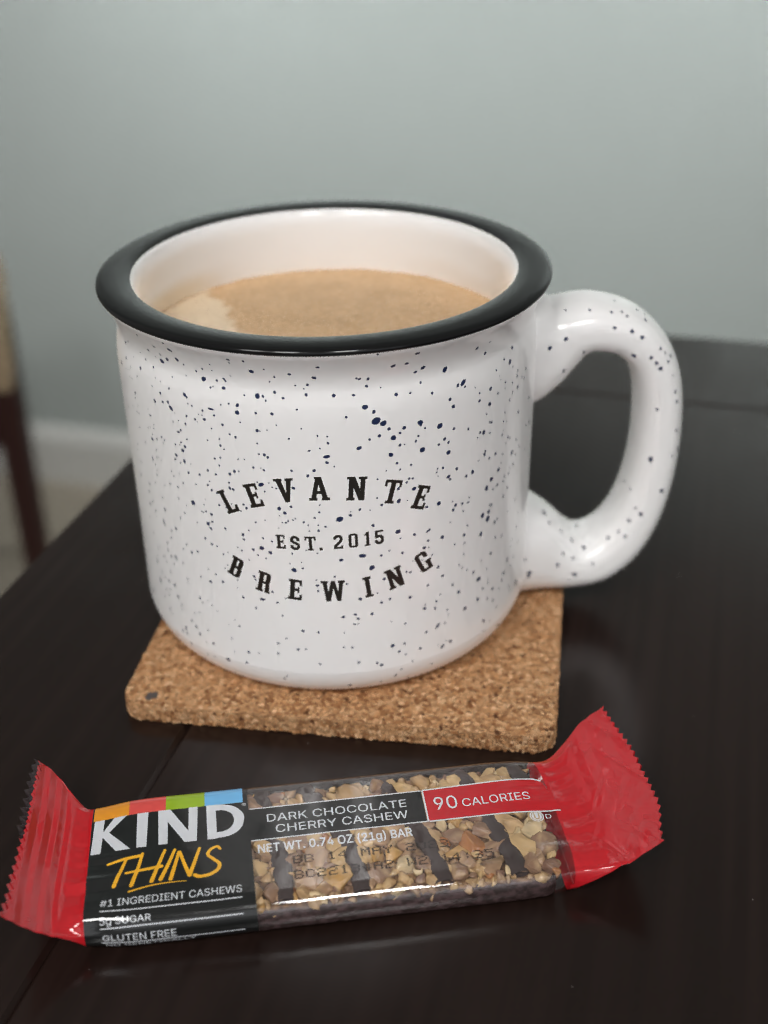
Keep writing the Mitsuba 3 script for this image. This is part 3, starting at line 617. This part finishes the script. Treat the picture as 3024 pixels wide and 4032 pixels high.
# coffee: a disc with a foamy uneven surface
CZ = 77.8
nr, na = 70, 160
a = np.linspace(0, 2 * np.pi, na, endpoint=False)
rr = np.concatenate([[0.05], np.linspace(0.8, 44.05, nr)])
X, Y = np.outer(rr, np.sin(a)), -np.outer(rr, np.cos(a))
q = np.stack([X * 0.45, Y * 0.45, 0 * X], -1)
Z = CZ + 0.5 * (meshkit.fbm(q, 4, 2) - 0.5) + 0.5 * sstep(41.5, 44.0, np.hypot(X, Y)) + 0.25 * (meshkit.fbm(q * 4, 3, 9) - 0.5)
add('coffee', trimesh.Trimesh(*grid(np.stack([X, Y, Z], -1) / 1000, True), process=False), 'mat_coffee', smooth=True)
lab('coffee', 'milky tan coffee with foam and a paler patch at left, inside the mug', 'coffee')

# ---------------------------------------------------------------- the wrapped snack bar
BC, BA = np.array([-0.0042, -0.0908]), math.radians(4.55)
BX, BY = np.array([math.cos(BA), math.sin(BA)]), np.array([-math.sin(BA), math.cos(BA)])
#BAR-BEGIN
HW, BMID, HT, RC = 17.4, -1.2, 4.35, 4.0     # half width, middle, half height, corner radius of the wrapped bar, mm
ZM = 0.25 + HT
_pts = []
for cx, cz, a0 in ((HW - RC, HT - RC, 0), (-(HW - RC), HT - RC, 90), (-(HW - RC), -(HT - RC), 180), (HW - RC, -(HT - RC), 270)):
    for t in np.linspace(0, 90, 13):
        _pts.append((cx + RC * math.cos(math.radians(a0 + t)), cz + RC * math.sin(math.radians(a0 + t))))
_pts = np.array(_pts + [_pts[0]])
_ps = np.concatenate([[0], np.cumsum(np.linalg.norm(np.diff(_pts, axis=0), axis=1))])
PER = _ps[-1]
S_TOP0 = _ps[12]          # where the flat top begins (back), b = HW - RC + BMID


def s_of_b(b):
    """arc length of the point of the flat top at b; beyond its front end the arc goes on over the front edge"""
    return S_TOP0 + (HW - RC + BMID) - np.asarray(b, float)


A_L, A_R = -47.0, 46.8


def noise1(x, seed):
    x = np.asarray(x, float)
    return meshkit.fbm(np.stack([x, 0 * x, 0 * x], -1), 3, seed) - 0.5


def wrap(a, s):
    """the film: a along the bar (mm), s around it (mm) -> points in metres"""
    a, s = np.broadcast_arrays(np.asarray(a, float), np.asarray(s, float))
    s = np.mod(s, PER)
    x, z = np.interp(s, _ps, _pts[:, 0]), np.interp(s, _ps, _pts[:, 1])
    left = a < 0
    u = np.clip(np.where(left, (A_L - a) / 14.0, (a - A_R) / 18.0), 0, 1.12)
    uu = np.clip(u, 0, 1)
    th = np.where(left, np.clip(1 - u / 0.42, 0, 1) ** 1.6, np.clip(1 - u / 0.52, 0, 1) ** 1.35) * (1 - 0.028) + 0.028
    rise = np.where(left, uu ** 1.25, 0.25 * uu + 0.75 * uu ** 1.5)
    grow = sstep(0, 0.75, uu)
    hs = 1 + grow * np.where(left, 0.245, 0.19)
    bc = BMID + grow * np.where(left, 3.6, 3.4)
    xb = x / HW
    zm = ZM + rise * np.where(left, 10.4, 9.9 + np.where(xb > 0, 0.9, -1.3) * xb)
    zm = zm + np.where(left, 0.9, np.where(xb > 0, -0.8, 0.5)) * uu ** 2 * xb * xb
    ridge = np.where(left, 0.24 + 0.10 * np.sin(xb * 3 + 1), 0.10 + 0.09 * np.sin(xb * 4)) * (4 * np.abs(np.mod(u * np.where(left, 14, 16) / np.where(left, 2.25, 3.4) + 0.10 * np.sin(3 * xb), 1.0) - 0.5) - 1) * sstep(0.22, 0.45, u)
    w = meshkit.fbm(np.stack([a * 0.09 + 5, x * 0.13, z * 0.1], -1), 3, 21) - 0.5
    w2 = meshkit.fbm(np.stack([a * 0.05 + 9, x * 0.35, z * 0.4], -1), 2, 33) - 0.5
    end = np.exp(-((np.where(left, a - A_L, A_R - a)) / 6.0) ** 2)
    bump = 0.22 * w + end * 1.7 * w2 * (u < 0.7)
    # the film is pinched in towards both ends
    pinch = 1 - 0.05 * end
    b = bc + x * hs * pinch
    cr = np.abs(meshkit.noise(np.stack([a * 0.34 + x * np.where(left, 0.05, 0.14), x * 0.07 + 7, 0 * a], -1), 61) - 0.5) + 0.45 * np.abs(meshkit.noise(np.stack([a * 0.5 - x * 0.3, x * 0.22 + 3, 0 * a], -1), 67) - 0.5)
    bump = bump + sstep(0.15, 0.5, u) * np.where(left, 0.7, 1.15) * (cr - 0.3)
    zz = zm + z * th * (1 - 0.16 * end) + ridge + bump * np.where(z > -3.2, 1, 0)
    zz = np.maximum(zz, 0.22)
    return np.stack([BC[0] + (a * BX[0] + b * BY[0]) / 1000, BC[1] + (a * BX[1] + b * BY[1]) / 1000, zz / 1000], -1)
#BAR-END


def wrap_out(a, s):
    """point and outward normal"""
    p, n = normals_of(wrap, np.asarray(a, float), np.asarray(s, float), 0.05, 0.05)
    return p, n * SIGN


_p, _n = normals_of(wrap, np.array([0.0]), s_of_b(np.array([0.0])), 0.05, 0.05)
SIGN = 1.0 if _n[0, 2] > 0 else -1.0
NS = 380
SV = np.linspace(0, PER, NS, endpoint=False)


def sheet(a_rows):
    """a band of film; a_rows: list of a values or arrays over SV"""
    P = np.array([wrap(np.broadcast_to(np.asarray(r, float), SV.shape), SV) for r in a_rows])
    v, f = grid(P, True)
    return trimesh.Trimesh(v, f if SIGN < 0 else f[:, ::-1], process=False)


xs_ = np.interp(SV, _ps, _pts[:, 0]); zs_ = np.interp(SV, _ps, _pts[:, 1])
xb_ = xs_ / HW
W = 'snack_bar_wrapper'
# printed boundary lines of the bands
BL = -46.9 + 0 * SV
BM = -15.35 + 0.35 * (-xb_)
BRt = np.where(zs_ > 0, 46.2 - 0.8 * xb_ ** 2 * np.sign(xb_) - 1.0 * np.abs(xb_) ** 3, 45.0)
rowsA = [BL + (BM - BL) * t for t in np.linspace(0, 1, 44)]
rowsB = [BM + (BRt - BM) * t for t in np.linspace(0, 1, 80)]
add(W + '__front_panel', sheet(rowsA), 'mat_black_film', smooth=60)
lab(W + '__front_panel', 'black printed end panel of the wrapper')
add(W + '__clear_window', sheet(rowsB), 'mat_film', smooth=60)
lab(W + '__clear_window', 'clear film window showing the nut bar')


def tri_wave(x):
    return np.abs((np.mod(x, 1.0)) - 0.5) * 2


top_ = zs_ >= 0
edgeL = A_L - 14.0 * (0.81 - 0.065 * xb_ + 0.02 * noise1(xs_ * 0.3, 4)) - np.where(top_, 0.0, 0.55) - 0.75 * tri_wave(xs_ / 2.05 + np.where(top_, 0, 0.35))
edgeR = A_R + 18.0 * (0.955 - 0.02 * (xb_ + 0.1) ** 2 - 0.07 * sstep(0.1, 1.0, xb_)) - 1.9 * sstep(-0.5, -1.0, xb_) + np.where(top_, 0.0, 0.25) + 0.6 * tri_wave(xs_ / 1.75)
tt = np.linspace(0, 1, 96)
key = add(W + '__end_fin', sheet([edgeL + (BL - edgeL) * t for t in tt]), 'mat_red_film', smooth=14)
lab(key, 'red crimped end of the wrapper on the left, with ridges and a toothed edge')
key = add(W + '__end_fin', sheet([BRt + (edgeR - BRt) * t for t in tt]), 'mat_red_film', smooth=14)
lab(key, 'red crimped end of the wrapper on the right, curling up')
# the dark inside of the back layer that shows at the left fin's teeth
inner = [edgeL - 0.5 * (xb_ > 0.0), edgeL + 0.35]
low = np.where((zs_ < 0) & (xb_ > -0.05))[0]
Pl = np.array([wrap(r[low] if r is not inner[0] else r[low] - 0.25, SV[low]) for r in inner]); Pl[..., 2] += 0.00003
add(W + '__back_edge', trimesh.Trimesh(*grid(Pl), process=False), 'mat_dark_edge')


def on_film(name, poly, bsdf, lift=0.06, edge=0.9, arc=False):
    """prints a flat shape (a, b; or a, arc when arc) on the film"""
    v, f = tris(poly, edge)
    p, n = wrap_out(v[:, 0], s_of_b(v[:, 1]))
    return add(name, trimesh.Trimesh(p + n * lift / 1000, f, process=False), bsdf, smooth=True)


PANEL = W + '__front_panel'
# colour blocks
for mat, a0, a1, nm in (('mat_orange_print', -46.6, -39.51, 'orange'), ('mat_coral_print', -39.49, -32.16, 'coral red'), ('mat_green_print', -32.14, -24.31, 'lime green'), ('mat_blue_print', -24.29, -16.55, 'sky blue')):
    k = on_film(PANEL + '__colour_block', Polygon([(a0, 9.65), (a1, 9.65), (a1, 18.0), (a0, 18.0)]), mat, 0.05)
    lab(k, nm + ' block in the row of colour blocks')


def print_text(parent, text, x0, x1, y0, y1, mat='mat_white_print', bold=False, lift=0.07, slope=0.0):
    p = fit(font_poly(text, bold), x0, x1, y0, y1)
    if slope:
        p = affinity.affine_transform(p, [1, 0, slope, 1, 0, -slope * x0])
    return on_film(parent + '__lettering', p, mat, lift)


def stroke(pts, w0, w1=None):
    pts = bezier_chain(pts, 6) if len(pts) > 2 else np.array(pts, float)
    w1 = w1 or w0
    n = len(pts)
    return union_all([LineString(pts[i:i + 2]).buffer((w0 + (w1 - w0) * i / n) / 2, quad_segs=4) for i in range(n - 1)])


K_ = union_all([Q_((-46.3, 9.7), (-44.35, 9.7), (-44.65, 0.05), (-46.6, 0.05)), Q_((-42.4, 9.7), (-39.9, 9.7), (-43.6, 5.3), (-44.9, 5.3)), Q_((-45.1, 5.6), (-43.2, 5.6), (-38.9, 0.05), (-41.7, 0.05))])
I_ = Q_((-37.85, 9.7), (-35.6, 9.7), (-35.75, 0.1), (-37.7, 0.1))
N_ = union_all([Q_((-33.65, 9.7), (-31.7, 9.7), (-31.6, 0.2), (-33.4, 0.2)), Q_((-33.6, 9.7), (-31.2, 9.7), (-25.9, 0.2), (-28.3, 0.2)), Q_((-27.5, 9.7), (-25.7, 9.7), (-25.9, 0.2), (-27.6, 0.2))])
D_ = union_all([Q_((-24.0, 9.7), (-22.1, 9.7), (-21.9, 0.2), (-23.8, 0.2)), Polygon(bezier_chain([(-23.9, 9.6), (-21.0, 9.6), (-18.4, 8.7), (-16.7, 6.6), (-16.5, 4.4), (-17.4, 2.1), (-19.6, 0.6), (-23.8, 0.25)], 6)).difference(Polygon(bezier_chain([(-22.1, 8.0), (-20.7, 7.9), (-19.2, 7.0), (-18.5, 5.4), (-18.6, 4.0), (-19.3, 2.7), (-20.6, 2.0), (-22.0, 1.85)], 6)))])
for g in (K_, I_, N_, D_):
    on_film(PANEL + '__lettering', g, 'mat_white_print', 0.07)
rg = Point(-16.35, 8.95).buffer(0.42).difference(Point(-16.35, 8.95).buffer(0.31)).union(fit(font_poly('R'), -16.5, -16.2, 8.75, 9.15))
on_film(PANEL + '__lettering', rg, 'mat_white_print', 0.08)
# the handwritten word
hand = [[(-43.0, -3.2), (-40.4, -2.6), (-36.9, -2.2)], [(-39.5, -2.6), (-40.6, -6.0), (-41.6, -9.2)], [(-36.4, -1.7), (-37.2, -5.5), (-38.3, -9.6)], [(-39.4, -6.3), (-36.0, -5.9), (-32.7, -5.5)], [(-32.1, -1.4), (-33.3, -5.2), (-34.5, -9.1)],
        [(-30.2, -1.6), (-31.4, -5.2), (-32.8, -8.9)], [(-29.4, -2.3), (-30.1, -5.6), (-30.9, -9.1)], [(-29.2, -2.3), (-28.3, -5.6), (-27.3, -8.7)], [(-25.4, -1.9), (-26.3, -5.2), (-27.3, -8.7)],
        [(-21.4, -2.6), (-22.0, -1.9), (-23.2, -2.5), (-23.8, -3.8), (-22.7, -5.2), (-21.6, -6.6), (-22.0, -8.1), (-23.6, -9.1), (-25.4, -9.3), (-26.3, -8.8)]]
for h_ in hand:
    on_film(PANEL + '__lettering', stroke(h_, 0.62, 0.85), 'mat_yellow_print', 0.07)
on_film(PANEL + '__lettering', stroke([(-38.7, -11.1), (-35.0, -10.2), (-31.5, -9.9), (-27.9, -10.0)], 0.42, 0.12), 'mat_yellow_print', 0.075)
print_text(PANEL, '#1 INGREDIENT CASHEWS', -43.90, -17.50, -14.31, -12.56)
print_text(PANEL, '5g SUGAR', -43.90, -34.50, -17.82, -16.65)
print_text(PANEL, 'GLUTEN FREE', -43.60, -30.10, -21.58, -19.90)
print_text(PANEL, 'NO GENETICALLY', -43.20, -26.60, -23.15, -22.40)
on_film(PANEL + '__white_line', Polygon([(-43.9, -15.60), (-17.5, -15.60), (-17.5, -15.38), (-43.9, -15.38)]), 'mat_white_print', 0.065)
on_film(PANEL + '__white_line', Polygon([(-43.9, -18.62), (-17.5, -18.62), (-17.5, -18.40), (-43.9, -18.40)]), 'mat_white_print', 0.065)
on_film(PANEL + '__white_line', Polygon([(-43.9, -22.16), (-17.5, -22.16), (-17.5, -21.94), (-43.9, -21.94)]), 'mat_white_print', 0.065)

# flavour band and calorie band over the clear window
k = on_film(W + '__flavour_label', Polygon([(-15.6, -1.3), (19.85, -1.3), (19.95, 7.2), (-15.6, 7.2)]), 'mat_black_film', 0.05)
lab(k, 'black flavour band printed across the clear window')
FL = W + '__flavour_label'
for y0, y1 in ((7.2, 7.5), (-1.6, -1.3)):
    on_film(FL + '__white_line', Polygon([(-15.3, y0), (19.9, y0), (19.9, y1), (-15.3, y1)]), 'mat_white_print', 0.055)
print_text(FL, 'DARK CHOCOLATE', -11.9, 16.4, 3.25, 5.35)
print_text(FL, 'CHERRY CASHEW', -10.3, 16.3, 0.1, 2.2)
k = on_film(W + '__calorie_label', Polygon([(20.15, -1.3), (47.3, -1.3), (46.5, 2.0), (45.7, 6.0), (45.2, 7.4), (43.6, 8.0), (20.3, 7.25)]), 'mat_red_film', 0.05)
lab(k, 'red calorie band printed across the clear window')
CL = W + '__calorie_label'
for line in ([(20.2, 7.4), (43.6, 8.2), (45.2, 7.6)], [(20.2, -1.5), (47.2, -1.5)], [(20.1, -1.5), (20.2, 7.4)]):
    on_film(CL + '__white_line', LineString(line).buffer(0.17, cap_style='flat'), 'mat_white_print', 0.058)
print_text(CL, '90', 22.0, 26.7, 1.45, 5.0)
print_text(CL, 'CALORIES', 27.7, 41.8, 1.55, 3.75, slope=0.03)
CWN = W + '__clear_window'
print_text(CWN, 'NET WT. 0.74 OZ (21g) BAR', -14.1, 16.4, -4.9, -2.75, bold=True)
# kosher mark: a circled U and a D
uu_ = Point(41.9, -2.85).buffer(1.45).difference(fit(font_poly('U', True), 41.3, 42.5, -3.6, -2.1)).difference(Point(41.9, -2.85).buffer(1.22).difference(Point(41.9, -2.85).buffer(1.05)))
on_film(CWN + '__lettering', uu_, 'mat_white_print', 0.07)
on_film(CWN + '__lettering', fit(font_poly('D'), 43.7, 44.9, -3.5, -2.35), 'mat_white_print', 0.07)
# best-before print: a dot matrix
DOT = {'B': '1111010001100011111010001100011111', 'C': '0111010001100001000010000100010111', ' ': '0' * 35}
F57 = {'B': (30, 17, 17, 30, 17, 17, 30), 'C': (14, 17, 16, 16, 16, 17, 14), '1': (4, 12, 4, 4, 4, 4, 14), '4': (2, 6, 10, 18, 31, 2, 2), 'M': (17, 27, 21, 21, 17, 17, 17), 'A': (14, 17, 17, 31, 17, 17, 17), 'Y': (17, 17, 10, 4, 4, 4, 4),
       '2': (14, 17, 1, 14, 16, 16, 31), '0': (14, 17, 17, 17, 17, 17, 14), '3': (30, 1, 1, 14, 1, 1, 30), '8': (14, 17, 17, 14, 17, 17, 14), 'H': (17, 17, 17, 31, 17, 17, 17), 'W': (17, 17, 17, 17, 21, 27, 17), '5': (31, 16, 30, 1, 1, 17, 14), ':': (0, 4, 4, 0, 4, 4, 0), ' ': (0,) * 7}


def dot_line(text, x0, x1, y0, h):
    n = len(text); cw = (x1 - x0) / (n - 0.2); dx, dy = cw * 0.8 / 5, h / 7
    sh = []
    for i, c in enumerate(text):
        for r, bits in enumerate(F57[c]):
            for k in range(5):
                if bits >> (4 - k) & 1:
                    cx, cy = x0 + i * cw + (k + 0.5) * dx, y0 + (6.5 - r) * dy
                    sh.append(sbox(cx - dx * 0.56, cy - dy * 0.40, cx + dx * 0.56, cy + dy * 0.40))
    return union_all(sh)


on_film(CWN + '__lettering', dot_line('BB 14 MAY 2023', -7.5, 22.9, -8.8, 2.1), 'mat_date_ink', 0.07)
on_film(CWN + '__lettering', dot_line('BC22134A2 W2 14:35', -7.5, 31.2, -12.7, 2.1), 'mat_date_ink', 0.07)
lab(W, 'red, black and clear snack bar wrapper with crimped red ends, lying before the coaster', 'wrapper')

# ---------------------------------------------------------------- the nut bar inside
rng = np.random.default_rng(77)
NB = 'nut_bar'


def bar_pos(a, b, z):
    a, b, z = np.broadcast_arrays(np.asarray(a, float), np.asarray(b, float), np.asarray(z, float))
    return np.stack([BC[0] + (a * BX[0] + b * BY[0]) / 1000, BC[1] + (a * BX[1] + b * BY[1]) / 1000, z / 1000], -1)


# chocolate base with an uneven edge
bs = round_poly(86.5, 31.6, 2.5, 8)
L = bs.exterior.length; ns = 420
ring = np.array([bs.exterior.interpolate(L * i / ns).coords[0] for i in range(ns)]) + np.array([-0.4, -1.3])
c0 = np.array([-0.4, -1.3])
rows = []
for sc_, z in ((0.02, 0.75), (0.95, 0.75), (0.985, 1.0), (1.0, 1.8), (1.004, 3.0), (1.0, 4.3), (0.985, 5.3), (0.955, 5.9), (0.8, 6.1), (0.55, 6.1), (0.3, 6.1), (0.02, 6.1)):
    q = c0 + (ring - c0) * (1 - (1 - sc_) * (np.where(np.abs(ring - c0) > 0, 1, 1) * np.array([0.45, 1.0]) if sc_ > 0.9 else 1))
    nn = meshkit.fbm(np.column_stack([q * 0.5, np.full(ns, z * 0.6)]), 3, 8) - 0.5
    q = q + (ring - c0) / np.linalg.norm(ring - c0, axis=1)[:, None] * nn[:, None] * (1.3 if 0.9 < sc_ else 0)
    rows.append(bar_pos(q[:, 0], q[:, 1], z + nn * (1.0 if z > 4 else 0.2)))
add(NB + '__chocolate_base', trimesh.Trimesh(*grid(np.array(rows), True), process=False), 'mat_choc', smooth=50)
lab(NB + '__chocolate_base', 'dark chocolate base of the bar')

DRZ = [[(-3.9, 14.2), (-1.4, 8.5), (1.2, 2.5), (3.4, -3.5), (4.6, -9.5), (5.2, -15.8)], [(12.4, 14.2), (13.8, 9.0), (16.0, 3.0), (18.5, -4), (20.0, -10), (20.8, -15.8)], [(28.4, 14.2), (30.5, 9.2), (32.0, 2.5), (33.0, -3.5), (34.6, -10.0), (35.6, -15.8)], [(-12.8, 14.2), (-11.8, 7), (-10.8, 0), (-9.8, -7), (-9.4, -15.8)], [(40.3, 14), (41.8, 8), (42.6, 0)]]


def chunk(size, flat, n=17):
    d = rng.standard_normal((n, 3)); d /= np.linalg.norm(d, axis=1)[:, None]
    p = d * size * (0.82 + 0.30 * rng.random((n, 1)))
    if rng.random() < 0.65:                      # a broken face
        k = rng.standard_normal(3); k /= np.linalg.norm(k); cut = 0.35 + 0.3 * rng.random()
        hgt = p @ k; lim = cut * size.min() if hasattr(size, 'min') else cut * size
        p = p - np.outer(np.maximum(hgt - lim, 0), k)
    h = ConvexHull(p)
    m = trimesh.Trimesh(p, h.simplices, process=True); m.fix_normals()
    return m


PAL = np.array([(0.62, 0.41, 0.19), (0.54, 0.34, 0.165), (0.70, 0.53, 0.30), (0.42, 0.25, 0.14), (0.32, 0.18, 0.105), (0.60, 0.34, 0.11), (0.46, 0.18, 0.055), (0.24, 0.125, 0.08)])
PW = np.array([.19, .22, .09, .20, .14, .04, .03, .09])


def put_nut(a, b, zc, size, col):
    m = chunk(np.array(size), 0)
    if len(m.faces) > 20:
        m = m.subdivide()
        v = m.vertices + 0.10 * (meshkit.noise(m.vertices * 1.1 + rng.random(3) * 50, 3)[:, None] - 0.5) * np.array(size).mean() * m.vertex_normals * 1.6
        m = trimesh.Trimesh(v, m.faces, process=False)
    r3 = trimesh.transformations.euler_matrix(rng.uniform(-.35, .35), rng.uniform(-.35, .35), rng.uniform(0, 6.28)); m.apply_transform(r3)
    v = np.array(m.vertices)
    v[:, 2] += zc
    away = np.clip(np.abs(b + v[:, 1] - BMID) - (HW - RC) + 0.5, 0, RC - 0.3)
    lim = 8.3 - (RC - np.sqrt(RC ** 2 - away ** 2)) - 1.1 * np.exp(-((A_R - a) / 6.0) ** 2)
    v[:, 2] = np.where(v[:, 2] > lim, lim + 0.12 * np.tanh(v[:, 2] - lim), v[:, 2])
    nz = meshkit.fbm(v * 0.9 + rng.random(3) * 90, 3, 6)
    pale = sstep(0.52, 0.75, nz)[:, None]
    c = np.array(col) * (0.42 + 0.75 * nz[:, None])
    c = c * (1 - 0.4 * pale) + np.array((0.72, 0.55, 0.31)) * 0.4 * pale
    w = bar_pos(a + v[:, 0], b + v[:, 1], v[:, 2])
    add(NB + '__nut_piece', trimesh.Trimesh(w, m.faces, process=False), 'mat_nut', smooth=True if rng.random() < 0.8 else False, color=np.clip(c, 0.01, 0.9))


def near_drizzle(a, b):
    return min(LineString(d).distance(Point(a, b)) for d in DRZ)


spots = []
for tries in range(9000):
    a, b = rng.uniform(-18, 43), rng.uniform(-15.2, 13.0)
    r = rng.uniform(2.2, 3.9) if tries < 700 else rng.uniform(1.3, 2.4) if tries < 3500 else rng.uniform(0.8, 1.4)
    if b - r < -16.4 or b + r > 14.4:
        continue
    if near_drizzle(a, b) < r * 0.35 + 0.7 or any((a - x) ** 2 + (b - y) ** 2 < (0.60 * (r + q)) ** 2 for x, y, q in spots):
        continue
    spots.append((a, b, r))
    if len(spots) >= 290:
        break
for a, b, r in spots:
    col = PAL[rng.choice(len(PAL), p=PW)]
    el = rng.uniform(1.0, 1.45)
    put_nut(a, b, 6.9 - (0.35 if abs(b + 1.2) > 12 else 0), (r * el, r / el ** 0.5, min(r * 0.8, 1.75)), col)
for a in np.arange(-17.5, 43.0, 0.95):
    r = rng.uniform(0.7, 1.5)
    if near_drizzle(a, -15.6) > 1.4:
        put_nut(a + rng.uniform(-.5, .5), -15.9 + rng.uniform(-.3, .5), rng.uniform(4.3, 6.4), (r * 1.2, r, r * 0.9), PAL[rng.choice(len(PAL), p=PW)] * 0.85)
for d in DRZ:
    c = bezier_chain(d, 10)
    tg = np.gradient(c, axis=0); tg /= np.linalg.norm(tg, axis=1)[:, None]; nn = np.column_stack([-tg[:, 1], tg[:, 0]])
    ph = np.linspace(0, 2 * np.pi, 18, endpoint=False)
    wv = 1.75 * (1 + 0.5 * noise1(np.arange(len(c)) * 0.13, 50 + int(abs(d[0][0]))))
    Pz = []
    for i in range(len(c)):
        q = c[i][None] + nn[i][None] * (np.cos(ph) * wv[i])[:, None]
        Pz.append(bar_pos(q[:, 0], q[:, 1], 7.35 - 0.9 * sstep(11, 16, abs(c[i][1] + 1.2)) + 0.8 * np.sin(ph)))
    add(NB + '__chocolate_drizzle', trimesh.Trimesh(*grid(np.array(Pz), True), process=False), 'mat_drizzle', smooth=True)
lab(NB, 'nut bar with chopped cashews and dark chocolate stripes inside the clear wrapper', 'nut bar')
